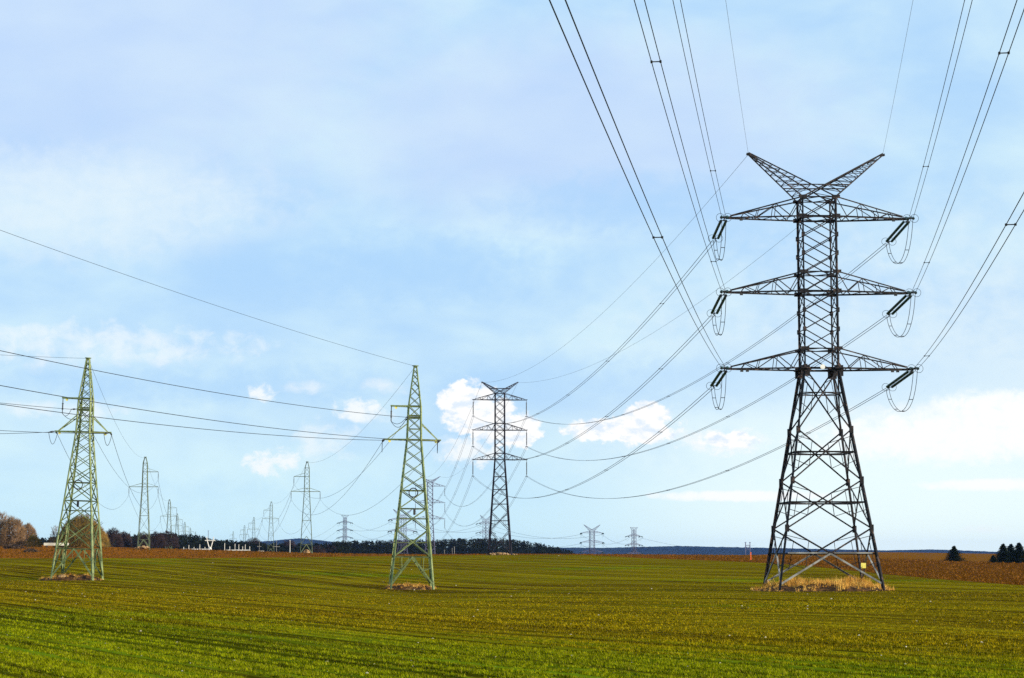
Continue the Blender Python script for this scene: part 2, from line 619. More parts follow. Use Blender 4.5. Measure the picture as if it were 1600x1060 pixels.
def clods():
    N = 42000
    px = rng.random(N) * 1700 - 50
    lo = np.array([yb(p) for p in px]) + 2
    Y = lo * (640 / lo) ** (rng.random(N) ** 1.2)
    X = (px - 800) / F * Y
    Z = np.array([terrain(x, y) for x, y in zip(X, Y)])
    r = (.06 + .16 * rng.random(N) ** 2.5) * (.6 + Y / 450)
    V = np.zeros((N, 4, 3), np.float32)
    for k in range(3):
        a = k * 2.094 + rng.random(N)
        rr = r * (.7 + .6 * rng.random(N))
        V[:, k] = np.stack([X + np.cos(a) * rr, Y + np.sin(a) * rr, Z - .03], 1)
    V[:, 3] = np.stack([X + r * .3 * rng.standard_normal(N), Y + r * .3 * rng.standard_normal(N), Z + r * (.5 + .6 * rng.random(N))], 1)
    b = np.arange(N)[:, None] * 4
    T = np.concatenate([b + np.array([[0, 1, 3]]), b + np.array([[1, 2, 3]]), b + np.array([[2, 0, 3]])], 1).reshape(-1, 3)
    o = np_mesh('soil_clods', V.reshape(-1, 3), T, M['clod'])
    tag(o, 'rough brown clods of turned soil all over the ploughed field', 'soil', kind='stuff')


M['clod'] = mottled('turned_soil_clods', (.080, .027, .003), (.25, .092, .011), 2.5, 1.0, 0, 0, (.32, .15, .03))
clods()


def stones():
    mb = MB()
    for k in range(330):
        px = random.uniform(-40, 1640)
        y = 885 + 165 * random.random() ** 1.1
        D = 2.9 * F / (y - 870) * random.uniform(.95, 1.05)
        if D > yb(px) - 10: continue
        p = place(px, D)
        r = (.009 + .024 * random.random() ** 3) * (1 + D / 130)
        rings = []
        for f, rr in ((0, .7), (.35, 1.0), (.75, .7), (1.0, .15)):
            rings.append([p + Vector((math.cos(a) * r * rr * random.uniform(.8, 1.3), math.sin(a) * r * rr * random.uniform(.7, 1.1),
                                      f * r * 1.2 - .01)) for a in [i * 2 * math.pi / 6 for i in range(6)]])
        mb.quadring(rings)
    o = mb.build('field_stones', M['stone'])
    tag(o, 'small pale flint stones scattered over the crop field', 'stones', kind='stuff')


stones()


# ----------------------------------------------------------------- lattice towers
def corner(i, h, z):
    sx, sy = ((-1, -1), (1, -1), (1, 1), (-1, 1))[i]
    return Vector((sx * h, sy * h, z))


FACE_N = (Vector((0, -1, 0)), Vector((1, 0, 0)), Vector((0, 1, 0)), Vector((-1, 0, 0)))


def x_panel(mb, half, z0, z1, w, girt=None, redundant=0.0, low=None, single=False, k=0):
    h0, h1 = half(z0), half(z1)
    zc = z0 + (z1 - z0) * h0 / (h0 + h1)
    hc = half(zc)
    for i in range(4):
        j = (i + 1) % 4
        n = FACE_N[i]
        a0, b0, a1, b1 = corner(i, h0, z0), corner(j, h0, z0), corner(i, h1, z1), corner(j, h1, z1)
        if single:
            if (k + i) % 2: mb.angle(a0, b1, w, n)
            else: mb.angle(b0, a1, w, n)
            continue
        if low is None:
            mb.angle(a0, b1, w, n)
            mb.angle(b0 - n * w * .5, a1 - n * w * .5, w, n)
        else:
            c = (a0 + b1) / 2
            cc = corner(i, hc, zc).lerp(corner(j, hc, zc), .5)
            low.angle(a0, cc, w * 1.15, n); low.angle(b0, cc, w * 1.15, n)
            mb.angle(cc, b1, w, n); mb.angle(cc, a1, w, n)
        if girt:
            mb.angle(corner(i, hc, zc), corner(j, hc, zc), girt, (0, 0, 1))
        if redundant:
            cc = corner(i, hc, zc).lerp(corner(j, hc, zc), .5)
            for leg, e0, e1 in ((i, a0, a1), (j, b0, b1)):
                for e, zz in ((e0, z0), (e1, z1)):
                    m = e.lerp(cc, .5)
                    zl = zz + (zc - zz) * .28
                    mb.angle(m, corner(leg, half(zl if zz > z0 else z0 + (zc - z0) * .72), zl if zz > z0 else z0 + (zc - z0) * .72), redundant, n)
                    m2 = e.lerp(cc, .5)
                    mb.angle(m2, corner(leg, hc, zc).lerp(cc, .5), redundant, n)
    return zc, hc


def interp_half(pts):
    def f(z):
        for (z0, h0), (z1, h1) in zip(pts, pts[1:]):
            if z <= z1:
                return h0 + (h1 - h0) * max(0, (z - z0)) / (z1 - z0)
        return pts[-1][1]
    return f


def double_string(parent, p, q, mat, n_shed=26, gap=.54, ring=True, rad=.145, name='insulator_string', single=False):
    """insulator string from p (tower end) to q (line end)"""
    p, q = Vector(p), Vector(q)
    d = (q - p).normalized()
    side = d.cross(Vector((0, 0, 1)))
    side = side.normalized() if side.length > 1e-3 else Vector((1, 0, 0))
    a, b = p + d * .7, q - d * .5
    mb = MB()
    yk = MB()
    mb.box_bar(p, a, .09)
    yk.box_bar(b, q, .09)
    if not single:
        mb.box_bar(a - side * (gap * .62), a + side * (gap * .62), .14, .07)
        yk.box_bar(b - side * (gap * .62), b + side * (gap * .62), .14, .07)
    else:
        mb.box_bar(a - side * .1, a + side * .1, .1)
        yk.box_bar(b - side * .1, b + side * .1, .1)
    st = mb.build(name, M['fitting'], parent)
    yk.build('yoke_plate', M['fitting'], st)
    offs = (0,) if single else (-gap / 2, gap / 2)
    for s in offs:
        prof = []
        for k in range(n_shed):
            f = k / n_shed
            prof += [(f, rad * .55), (f + .35 / n_shed, rad), (f + .6 / n_shed, rad)]
        prof.append((1.0, rad * .5))
        r = MB()
        r.lathe(a + side * s, b + side * s, prof, 8)
        r.build('insulator_rod', mat, st)
    if ring:
        c = b + d * .05
        for s in (-1, 1):
                rm = MB()
                rm.torus(c + side * (s * .36), d + side * .2, .40, .020, 20, 4)
                rm.build('arcing_ring', M['wire'], st)
    return st


def catenary(p, q, sag, n=24):
    p, q = Vector(p), Vector(q)
    return [p.lerp(q, k / n) - Vector((0, 0, 4 * sag * (k / n) * (1 - k / n))) for k in range(n + 1)]


def crossarm(parent, s, z_low, z_up, tip, hb, w, hub_w=.14, marks=1, mat=None, gus=True, fr=(.15, .37, .6, .8)):
    mb = MB()
    T = Vector((s * tip, 0, z_low + .05))
    for sy in (-1, 1):
        L0, U0 = Vector((s * hb, sy * hb, z_low)), Vector((s * hb, sy * hb, z_up))
        LT, UT = T + Vector((0, sy * .16, -.05)), T + Vector((-s * .5, sy * .14, .16))
        Lf = lambda f: L0.lerp(LT, f)
        Uf = lambda f: U0.lerp(UT, f)
        n = Vector((0, sy, 0))
        mb.angle(L0, LT, w * 1.35, (0, 0, 1))
        mb.angle(U0, UT, w * 1.1, n)
        mb.angle(U0, Lf(fr[0]), w * .75, n)
        mb.angle(Lf(fr[0]), Uf(fr[1]), w * .75, n)
        mb.angle(Uf(fr[1]), Lf(fr[2]), w * .7, n)
        mb.angle(Lf(fr[2]), Uf(fr[3]), w * .6, n)
        for f in fr[1:]:
            mb.angle(Lf(f), Uf(f), w * .55, n)
    nb = 8
    for k in range(nb):
        f0, f1 = k / nb, (k + 1) / nb
        a = Vector((s * hb, -hb, z_low)).lerp(T + Vector((0, -.16, -.05)), f0 if k % 2 else f1)
        b = Vector((s * hb, hb, z_low)).lerp(T + Vector((0, .16, -.05)), f1 if k % 2 else f0)
        mb.angle(a, b, w * .6, (0, 0, 1))
    mb.box_bar(T - Vector((s * .55, 0, 0)), T + Vector((s * .28, 0, 0)), .5, hub_w)
    if gus:
        for sy in (-1, 1):
            for z in (z_low, z_up):
                mb.box(Vector((s * hb, sy * (hb + .03), z)), .85, .05, .42 if z == z_low else .34)
    arm = mb.build('crossarm', mat or M['dark_steel'], parent)
    if marks:
        for k in range(marks):
            f = .80 - .07 * k
            pm = MB()
            pm.box(Vector((s * hb, -hb, z_low)).lerp(T + Vector((0, -.16, 0)), f) - Vector((0, 0, .26)), .30, .12, .26)
            pm.build('marker_box', M['fitting'], arm)
    return arm, T


def v_peak(parent, s, zb, hb, tip, zt, w, mat, nk=10):
    mb = MB()
    T = Vector((s * tip, 0, zt))
    fx = tip / (tip + hb)
    tipz = []
    for sy in (-1, 1):
        t = T + Vector((0, sy * .12, 0))
        L, U = Vector((s * hb, sy * hb, zb)), Vector((-s * hb, sy * hb, zb))
        n = Vector((0, sy, 0))
        mb.angle(t, L, w * 1.25, n)
        mb.angle(t + Vector((0, 0, .15)), U, w * 1.25, n)
        for k in range(1, nk):
            f = k / nk
            l = t.lerp(L, f); u = t.lerp(U, f * fx); u2 = t.lerp(U, (k + 1) / nk * fx)
            mb.angle(l, u, w * .5, n)
            mb.angle(l, u2, w * .5, n)
        zh = zb + 1.3
        f = (zt - zh) / (zt - zb)
        l = t.lerp(L, f)
        mb.angle(l, Vector((0, l.y, zh)), w, n)
    for k in range(1, nk):
        f0, f1 = k / nk, (k + 1) / nk
        for dst, sc in ((Vector((s * hb, hb, zb)), 1.0), (Vector((-s * hb, hb, zb)), fx)):
            a = (T + Vector((0, .12, 0))).lerp(dst, f0 * sc)
            b = (T + Vector((0, -.12, 0))).lerp(Vector((dst.x, -hb, zb)), (f1 if k % 2 else f0) * sc)
            mb.angle(a, b, w * .5, (0, 0, 1))
    mb.box_bar(T - Vector((s * .25, 0, .05)), T + Vector((s * .2, 0, .05)), .3, .22)
    return mb.build('earth_wire_peak', mat, parent), T


def big_tension_tower(name, loc, rz, label, cat, group, strings_out, strings_in):
    root = empty(name, loc, rz, label, cat, group)
    inv = (Matrix.Translation(Vector(loc)) @ Matrix.Rotation(rz, 4, 'Z')).inverted()
    ds = M['dark_steel']
    half = interp_half([(0, 4.97), (21.3, 1.66), (38.55, 1.66)])
    for i in range(4):
        mb = MB()
        out = Vector((corner(i, 1, 0).x, corner(i, 1, 0).y, 0))
        zs = [-.6, 5.4, 10.1, 15.1, 21.3]
        for a, b in zip(zs, zs[1:]):
            mb.angle(corner(i, half(max(a, 0)) if a >= 0 else half(0) + .09, a), corner(i, half(b), b), .25 if b < 16 else .22, out)
            mb.box(corner(i, half(b), b), .36, .36, .7)
        mb.angle(corner(i, 1.66, 21.3), corner(i, 1.66, 38.6), .18, out)
        mb.build('leg', ds, root)
    mb, low = MB(), MB()
    zs = [0, 5.4, 10.1, 15.1, 21.2]
    for k, (a, b) in enumerate(zip(zs, zs[1:])):
        zc, hc = x_panel(mb, half, a, b, .135 if k else .15, girt=(.15 if k < 3 else .09), redundant=.06,
                         low=low if k == 0 else None)
        # plan bracing at the girt
        mids = [corner(i, hc, zc).lerp(corner((i + 1) % 4, hc, zc), .5) for i in range(4)]
        for i in range(4):
            mb.angle(mids[i], mids[(i + 1) % 4], .08, (0, 0, 1))
        if k == 0:
            for i in range(4):
                mb.box(mids[i], .5 if i % 2 == 0 else .08, .08 if i % 2 == 0 else .5, .42)
    # upper body
    for z0, z1, n in ((21.3, 23.25, 1), (23.25, 29.0, 3), (29.0, 30.95, 1), (30.95, 36.55, 3), (36.55, 38.5, 1)):
        for k in range(n):
            a, b = z0 + (z1 - z0) * k / n, z0 + (z1 - z0) * (k + 1) / n
            x_panel(mb, half, a, b, .095)
            if n == 3 and k in (1, 2):
                for i in range(4):
                    mb.box(corner(i, 1.68, a), .3, .3, .45)
    for z in (21.3, 23.25, 29.0, 30.95, 36.55, 38.5):
        w = .2 if z in (21.3, 29.0, 36.55) else .11
        for i in range(4):
            mb.angle(corner(i, 1.66, z), corner((i + 1) % 4, 1.66, z), w, (0, 0, 1))
        for i in range(4):
            mb.angle(corner(i, 1.66, z).lerp(corner((i + 1) % 4, 1.66, z), .5),
                     corner((i + 1) % 4, 1.66, z).lerp(corner((i + 2) % 4, 1.66, z), .5), .09, (0, 0, 1))
    for i in range(4):
        mb.box(corner(i, 1.70, 21.25), .95, .95, .12)
        c = corner(i, 1.66, 21.0)
        mb.box(c + Vector((0, -.05 if c.y < 0 else .05, 0)), .9, .06, 1.1)
    mb.build('lattice_bracing', ds, root)
    low.build('lower_brace', M['pale_steel'], root)['label'] = 'pale newly galvanised diagonal braces at the foot'
    hg = half(2.95)
    for x0, x1 in ((-hg + .35, -.3), (.35, hg - .45)):  # sunlit top of the girt, added as pale strips
        pm = MB()
        pm.box_bar(Vector((x0, -hg - .13, 3.0)), Vector((x1, -hg - .13, 3.0)), .05, .13)
        pm.build('girt_sunlit_strip', M['pale_steel'], root)
    tips = {}
    for nm, zl, zu, tip, marks in (('upper', 36.55, 38.5, 9.22, 1), ('middle', 29.0, 30.95, 9.3, 1), ('lower', 21.3, 23.25, 9.36, 2)):
        for s in (-1, 1):
            arm, T = crossarm(root, s, zl, zu, tip, 1.66, .115, marks=marks)
            tips[(nm, s)] = T
    for s in (-1, 1):
        pk, T = v_peak(root, s, 38.5, 1.66, 6.82, 43.05, .11, ds, 9)
        tips[('earth', s)] = T
    ends = {}
    for key, T in tips.items():
        if key[0] == 'earth': continue
        qo = inv @ strings_out[key]
        qi = inv @ strings_in(key, (Matrix.Translation(Vector(loc)) @ Matrix.Rotation(rz, 4, 'Z')) @ T)
        p = T + Vector((key[1] * .1, 0, -.12))
        double_string(root, p, qo, M['glass_green'])
        double_string(root, T + Vector((key[1] * .1, 0, .08)), qi, M['glass_green'])
        # jumper: two cables with ties
        jm = MB()
        dl = .13
        for o in (-.2, .2):
            pts = []
            low_z = qo.z - 2.15
            P0, P3 = qo + Vector((o * .8, 0, -.05)), qi + Vector((o, 0, -.05))
            P1 = P0 + Vector((0, -.6, -2.3)); P2 = P3 + Vector((-.1 * key[1], 1.6, -6.3 if key[1] > 0 else -6.0))
            for k in range(25):
                t = k / 24
                pts.append(P0 * (1 - t) ** 3 + P1 * 3 * t * (1 - t) ** 2 + P2 * 3 * t * t * (1 - t) + P3 * t ** 3)
            jm.tube(pts, .028, 5)
            if o < 0: first = pts
            else:
                for k in (4, 9, 14, 19):
                    jm.box_bar(first[k], pts[k], .06)
        jm.build('jumper_loop', M['wire'], root)
        ends[key] = (strings_out[key], strings_in(key, (Matrix.Translation(Vector(loc)) @ Matrix.Rotation(rz, 4, 'Z')) @ T))
    W = Matrix.Translation(Vector(loc)) @ Matrix.Rotation(rz, 4, 'Z')
    # plates
    nb = MB(); nb.lathe(Vector((.03, -1.80, 21.36)), Vector((.03, -1.86, 21.36)), [(0, .26), (1, .26)], 8)
    nb.build('number_plate', M['white'], root)
    sg = MB(); sg.box(Vector((3.15, -hg - .2, 1.78)), .48, .04, .50)
    sg.build('warning_plate', M['yellow'], root)['label'] = 'small yellow and white warning plate'
    return root, ends, {k: W @ v for k, v in tips.items()}


def suspension_tower(name, loc, rz, P, thick, mat, label, cat, group, strings=True, sl=4.4):
    """P: half-width profile, panel levels, arms (z_low, z_up, tip), top ('Y'|'T', ...)"""
    root = empty(name, loc, rz, label, cat, group)
    half = interp_half(P['half'])
    ztop = P['half'][-1][0]
    for i in range(4):
        mb = MB()
        out = Vector((corner(i, 1, 0).x, corner(i, 1, 0).y, 0))
        zs = [-1.5] + [z for z, h in P['half'][1:]]
        for a, b in zip(zs, zs[1:]):
            mb.angle(corner(i, half(max(a, 0)), a), corner(i, half(b), b), .22 * thick, out)
        mb.build('leg', mat, root)
    mb = MB()
    lv = P['levels']
    for k, (a, b) in enumerate(zip(lv, lv[1:])):
        zc, hc = x_panel(mb, half, a, b, .10 * thick, girt=.10 * thick if b < P['arms'][-1][0] - 1 else None,
                         redundant=.05 * thick if k < 2 else 0)
    for zl, zu, tip in P['arms']:
        for z in (zl, zu):
            for i in range(4):
                mb.angle(corner(i, half(z), z), corner((i + 1) % 4, half(z), z), .12 * thick, (0, 0, 1))
    mb.build('lattice_bracing', mat, root)
    W = Matrix.Translation(Vector(loc)) @ Matrix.Rotation(rz, 4, 'Z')
    ends = {}
    names = ('upper', 'middle', 'lower')
    for nm, (zl, zu, tip) in zip(names, P['arms']):
        for s in (-1, 1):
            arm, T = crossarm(root, s, zl, zu, tip, half(zl), .10 * thick, marks=0, mat=mat, gus=False)
            if strings == 'hang':
                q = T - Vector((0, 0, sl))
                st = double_string(root, T - Vector((0, 0, .05)), q, M['glass_grey'], 20, ring=False, rad=.12 * thick, single=True)
                fm = MB(); fm.box_bar(q - Vector((.35, 0, 0)), q + Vector((.35, 0, 0)), .14, .14)
                fm.build('clamp', M['wire'], st)
                ends[(nm, s)] = (W @ q, W @ q)
            elif strings == 'pull':
                res = []
                for sy in (-1, 1):
                    q = T + Vector((0, sy * 3.2, -1.0))
                    double_string(root, T, q, M['glass_green'], 8, gap=.5, ring=False, rad=.2 * thick)
                    res.append(W @ q)
                jm = MB()
                jm.tube(catenary(T + Vector((0, -3.2, -1)), T + Vector((0, 3.2, -1)), 2.6, 12), .04 * thick, 4)
                jm.build('jumper_loop', M['wire'], root)
                ends[(nm, s)] = (res[1], res[0])
            else:
                ends[(nm, s)] = (W @ T, W @ T)
    kind, tip, zt = P['top']
    if kind == 'Y':
        for s in (-1, 1):
            pk, T = v_peak(root, s, ztop, half(ztop), tip, zt, .10 * thick, mat, 8)
            ends[('earth', s)] = (W @ T, W @ T)
    else:
        mb = MB()
        for s in (-1, 1):
            for sy in (-1, 1):
                mb.angle(Vector((s * half(ztop), sy * half(ztop), ztop)), Vector((s * tip, sy * .15, zt)), .14 * thick, (0, sy, 0))
                mb.angle(Vector((0, sy * half(ztop), zt)), Vector((s * tip, sy * .15, zt)), .14 * thick, (0, 0, 1))
                mb.angle(Vector((s * half(ztop), sy * half(ztop), ztop)), Vector((0, sy * half(ztop), zt)), .1 * thick, (0, sy, 0))
            ends[('earth', s)] = (W @ Vector((s * tip, 0, zt)),) * 2
        mb.build('top_beam', mat, root)
    return root, ends


def copy_tree(o, parent=None):
    c = o.copy()
    COL.objects.link(c)
    if parent is not None:
        c.parent = parent
    for ch in list(o.children):
        copy_tree(ch, c)
    return c


# ----------------------------------------------------------------- wires
SIDE = {-1: 'left', 1: 'right'}


def twin(p, q, sag, r, label, group, spacers=(), n=48, gap=.4):
    p, q = Vector(p), Vector(q)
    root = empty('twin_conductor', p, 0, label, 'power line', group)
    d = (q - p); d.z = 0; d.normalize()
    side = Vector((d.y, -d.x, 0)) * (gap / 2)
    pts = catenary(p, q, sag, n)
    for s in (-1, 1):
        mb = MB()
        mb.tube([a + side * s - p for a in pts], r, 5)
        mb.build('conductor', M['wire'], root)
    for f in spacers:
        c = p.lerp(q, f) - Vector((0, 0, 4 * sag * f * (1 - f))) - p
        mb = MB()
        mb.box_bar(c - side, c + side, .035 + r * .4)
        for s in (-1, 1):
            mb.box_bar(c + side * s - d * .09, c + side * s + d * .09, r * 2 + .05)
        mb.build('spacer', M['fitting'], root)
    return root


def wire(p, q, sag, r, label, group, name='conductor_wire', cat='wire', mat='wire', n=32):
    mb = MB()
    mb.tube(catenary(p, q, sag, n), r, 4)
    o = mb.build(name, M[mat], None, loc=Vector(p))
    tag(o, label, cat, group)
    return o


# ----------------------------------------------------------------- main line of dark towers
D1 = 204.0
P1 = place(1283, D1)
P1.x = xpx(1280, 600, D1)
base_z = zpx(912, D1)
P1.z = base_z
OUT = {('upper', -1): at(1117, 375, 210.5), ('middle', -1): at(1115, 492, 210.5), ('lower', -1): at(1114, 605, 210.5),
       ('upper', 1): at(1387, 380, 211.5), ('middle', 1): at(1388, 493, 211.5), ('lower', 1): at(1387, 607, 211.5)}
NEAR_DIR = Vector((-.133, -1, 0)).normalized()


def str_in(key, T):
    return T + NEAR_DIR * 5.6 + Vector((0, 0, {'upper': -.95, 'middle': -.75, 'lower': -.5}[key[0]]))


pyl1, ends1, tips1 = big_tension_tower('lattice_pylon', P1, math.radians(2.0),
    'largest dark steel pylon with a Y-shaped top, standing on a grassy mound', 'pylon',
    'dark double-circuit pylons', OUT, str_in)

PT2 = dict(half=[(0, 3.0), (25.0, 1.25), (42.5, 1.2)], levels=[0, 5.0, 9.0, 13.0, 17.0, 21.0, 25.0, 26.6, 28.7, 30.8, 32.8, 34.6, 36.7, 38.8, 40.8, 42.5],
           arms=[(40.8, 42.5, 7.05), (32.8, 34.6, 7.1), (25.0, 26.7, 7.1)], top=('Y', 4.75, 45.4))
PT2['levels'] = [0, 6.4, 11.2, 15.2, 18.8, 22.0, 25.0, 26.7, 28.7, 30.8, 32.8, 34.6, 36.7, 38.8, 40.8, 42.5]
D2 = 540.0
P2 = place(782, D2); P2.z = zpx(867.5, D2)
P2.x = xpx(781, 640, D2)
pyl2, ends2 = suspension_tower('lattice_pylon', P2, math.radians(5), PT2, 1.2, M['mid_steel'],
    'slim dark suspension pylon with hanging insulators in front of the bright white cloud', 'pylon', 'dark double-circuit pylons', 'hang')
D3 = 994.0
P3 = at(672, 811, D3); P3.z -= 25.0
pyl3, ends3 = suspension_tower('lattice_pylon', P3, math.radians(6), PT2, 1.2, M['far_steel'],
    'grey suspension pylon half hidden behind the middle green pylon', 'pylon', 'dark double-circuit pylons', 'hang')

G1 = 'conductors of the dark pylon line'


def proj(p):
    d = Vector(p) - Vector((0, 0, EYE))
    f = d.y * CP + d.z * SP
    u = -d.y * SP + d.z * CP
    return 800 + F * d.x / f, 530 - F * u / f


def fit_dir(q, tx, ty, sag, L=318.0):
    best = None
    for k in range(200):
        sl = .06 + .001 * k
        end = q + Vector((-sl, -1, 0)) * L
        prev = None
        for j in range(1, 160):
            f = j / 200
            c = q.lerp(end, f) - Vector((0, 0, 4 * sag * f * (1 - f)))
            if c.y < 8: break
            x, y = proj(c)
            if prev and (prev[1] - ty) * (y - ty) <= 0:
                g = (ty - prev[1]) / (y - prev[1] + 1e-9)
                e = abs(prev[0] + (x - prev[0]) * g - tx)
                if best is None or e < best[0]: best = (e, end)
                break
            prev = (x, y)
    return best[1]


NEAR_PX = {('lower', -1): (868, 0), ('middle', -1): (1000, 0), ('upper', -1): (1058, 0), ('earth', -1): (1134, 0),
           ('lower', 1): (1578, 355), ('middle', 1): (1569, 86), ('upper', 1): (1513, 0), ('earth', 1): (1427, 0)}
SPY = {('lower', -1): (372, 1), ('middle', -1): (98, 409), ('upper', -1): (269, 1), ('lower', 1): (355, 557),
       ('middle', 1): (86, 412), ('upper', 1): (262, 1)}


def rows_to_f(p, q, sag, rows):
    out = []
    for ty in rows:
        prev = None
        for j in range(1, 320):
            f = j / 400
            c = p.lerp(q, f) - Vector((0, 0, 4 * sag * f * (1 - f)))
            if c.y < 8: break
            y = proj(c)[1]
            if prev is not None and (prev - ty) * (y - ty) <= 0:
                if ty > 5: out.append(f)
                break
            prev = y
    return out + [.72, .9]


for (nm, s), (qo, qi) in ends1.items():
    sag = 4.2
    end = fit_dir(qi, *NEAR_PX[(nm, s)], sag)
    twin(qi, end, sag, .021, f'twin conductor rising out of frame from the {nm} {SIDE[s]} arm of the big pylon', G1,
         spacers=rows_to_f(qi, end, sag, SPY[(nm, s)]), n=70)
    q2 = ends2[(nm, s)][0]
    twin(qo, q2, 8.4, .029, f'twin conductor sagging from {nm} {SIDE[s]} arm of the big pylon to the slim dark one', G1,
         spacers=(.10, .24, .38, .52, .66, .8), n=56)
for s in (-1, 1):
    T = tips1[('earth', s)]
    wire(T, fit_dir(T, *NEAR_PX[('earth', s)], 3.5), 3.5, .012, f'thin earth wire rising out of frame from the {SIDE[s]} tip of the big pylon', 'earth wires',
         'earth_wire', 'wire', 'earth_wire', 60)
    wire(T, ends2[('earth', s)][0], 6.0, .020, f'thin earth wire from the {SIDE[s]} tip of the big pylon to the slim dark one', 'earth wires',
         'earth_wire', 'wire', 'earth_wire', 50)
    wire(ends2[('earth', s)][0], ends3[('earth', s)][0], 8.0, .03, f'thin earth wire from {SIDE[s]} tip of the slim dark pylon to the half hidden one', 'earth wires',
         'earth_wire', 'wire', 'earth_wire', 40)
for (nm, s) in ends1:
    twin(ends2[(nm, s)][0], ends3[(nm, s)][0], 13.0, .032, f'twin conductor from {nm} {SIDE[s]} insulator of the slim dark pylon to the half hidden one', G1,
         spacers=(.2, .4, .6, .8), n=44)

# ----------------------------------------------------------------- far pylons (tension line crossing behind)
PTY = dict(half=[(0, 4.6), (21.3, 1.9), (38.0, 1.8)], levels=[0, 6, 11, 15, 18.4, 21.3, 23.2, 26, 29, 30.9, 33.7, 36.5, 38.0],
           arms=[(36.5, 38.0, 9.0), (29.0, 30.7, 9.3), (21.3, 23.0, 9.0)], top=('Y', 6.8, 43.0))
PTT = dict(half=[(0, 3.6), (19.0, 1.5), (39.5, 1.4)], levels=[0, 5, 9, 12.5, 15.8, 19, 20.8, 23.6, 26.5, 28.2, 31, 34, 35.6, 37.5, 39.5],
           arms=[(34, 35.6, 7.4), (26.5, 28.2, 7.6), (19, 20.6, 7.6)], top=('T', 4.0, 41.5))
GF = 'far grey pylons along the woodland'


def far_tower(px, y_arm1, D, P, thick, label, rz, mat=None):
    L = at(px, y_arm1, D)
    L.z -= P['arms'][0][0]
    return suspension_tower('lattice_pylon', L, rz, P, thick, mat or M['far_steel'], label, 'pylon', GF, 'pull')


fa, ea = far_tower(629, 812, 1350, PTY, 1.15, 'hazy Y-topped pylon seen through the legs of the middle green pylon', math.radians(30))
fb, eb = far_tower(925, 833, 1660, PTY, 1.3, 'far Y-topped pylon on the skyline right of the dark wood', math.radians(12))
fc, ec = far_tower(539, 817, 2080, PTT, 1.4, 'far pale pylon with a flat top left of the middle green pylon', math.radians(-20))
fd, ed = far_tower(990.5, 838, 1780, PTT, 1.35, 'far flat-topped pylon on the skyline, right of the Y-topped one', math.radians(35))
fe, ee = far_tower(759, 818, 1700, PTY, 1.15, 'hazy pylon right behind the foot of the slim pylon by the cloud', math.radians(50))
for (e1, e2, what) in ((ec, ea, 'left of the middle green pylon'),
                       (ea, ee, 'between the middle green pylon and the slim dark one'),
                       (ee, eb, 'from the slim pylon to the Y-topped one'),
                       (eb, ed, 'between the two pylons on the right skyline')):
    for nm in ('upper', 'middle'):
        for s in (-1, 1):
            wire(e1[(nm, s)][0], e2[(nm, s)][1], 7.0, .07, f'distant {nm} wire, {"first" if s < 0 else "second"} of two, {what}', 'distant wires', n=20)
endL = at(455, 852, 2900)
for k, nm in enumerate(('upper', 'middle', 'lower')):
    wire(ec[(nm, -1)][1], endL + Vector((k * 4, 0, 12 - 7 * k)), 9.0, .08,
         f'distant {nm} wire falling to the left from the flat-topped pylon by the wood', 'distant wires', n=20)
for nm in ('upper', 'middle'):
    wire(ed[(nm, 1)][0], at(1180, 852 + (5 if nm == 'middle' else 0), 2900), 8.0, .07,
         f'distant {nm} wire running right from the flat-topped skyline pylon', 'distant wires', n=20)


# small portal pylon and two tiny ones on the far right horizon
def portal(px, y0, y1, D, w, label):
    p = at(px, y1, D); h = (y1 - y0) / F * D
    root = empty('portal_pylon', p, 0, label, 'pylon', GF)
    for s in (-1, 1):
        mb = MB()
        mb.box_bar(Vector((s * w / 2, 0, -3)), Vector((s * w / 2, 0, h)), .9)
        mb.box_bar(Vector((s * w / 2 - 1.2, 0, h)), Vector((s * w / 2 + 1.2, 0, h)), .8)
        mb.build('leg', M['far_steel'], root)
    mb = MB()
    mb.box_bar(Vector((-w / 2, 0, h * .75)), Vector((w / 2, 0, h * .75)), .9)
    mb.box_bar(Vector((-w / 2, 0, h * .25)), Vector((w / 2, 0, h * .7)), .5)
    mb.box_bar(Vector((w / 2, 0, h * .25)), Vector((-w / 2, 0, h * .7)), .5)
    mb.build('crossbeam', M['far_steel'], root)


portal(1168.5, 848, 866, 3000, 6.5, 'small two-legged portal pylon on the skyline above the orange post')


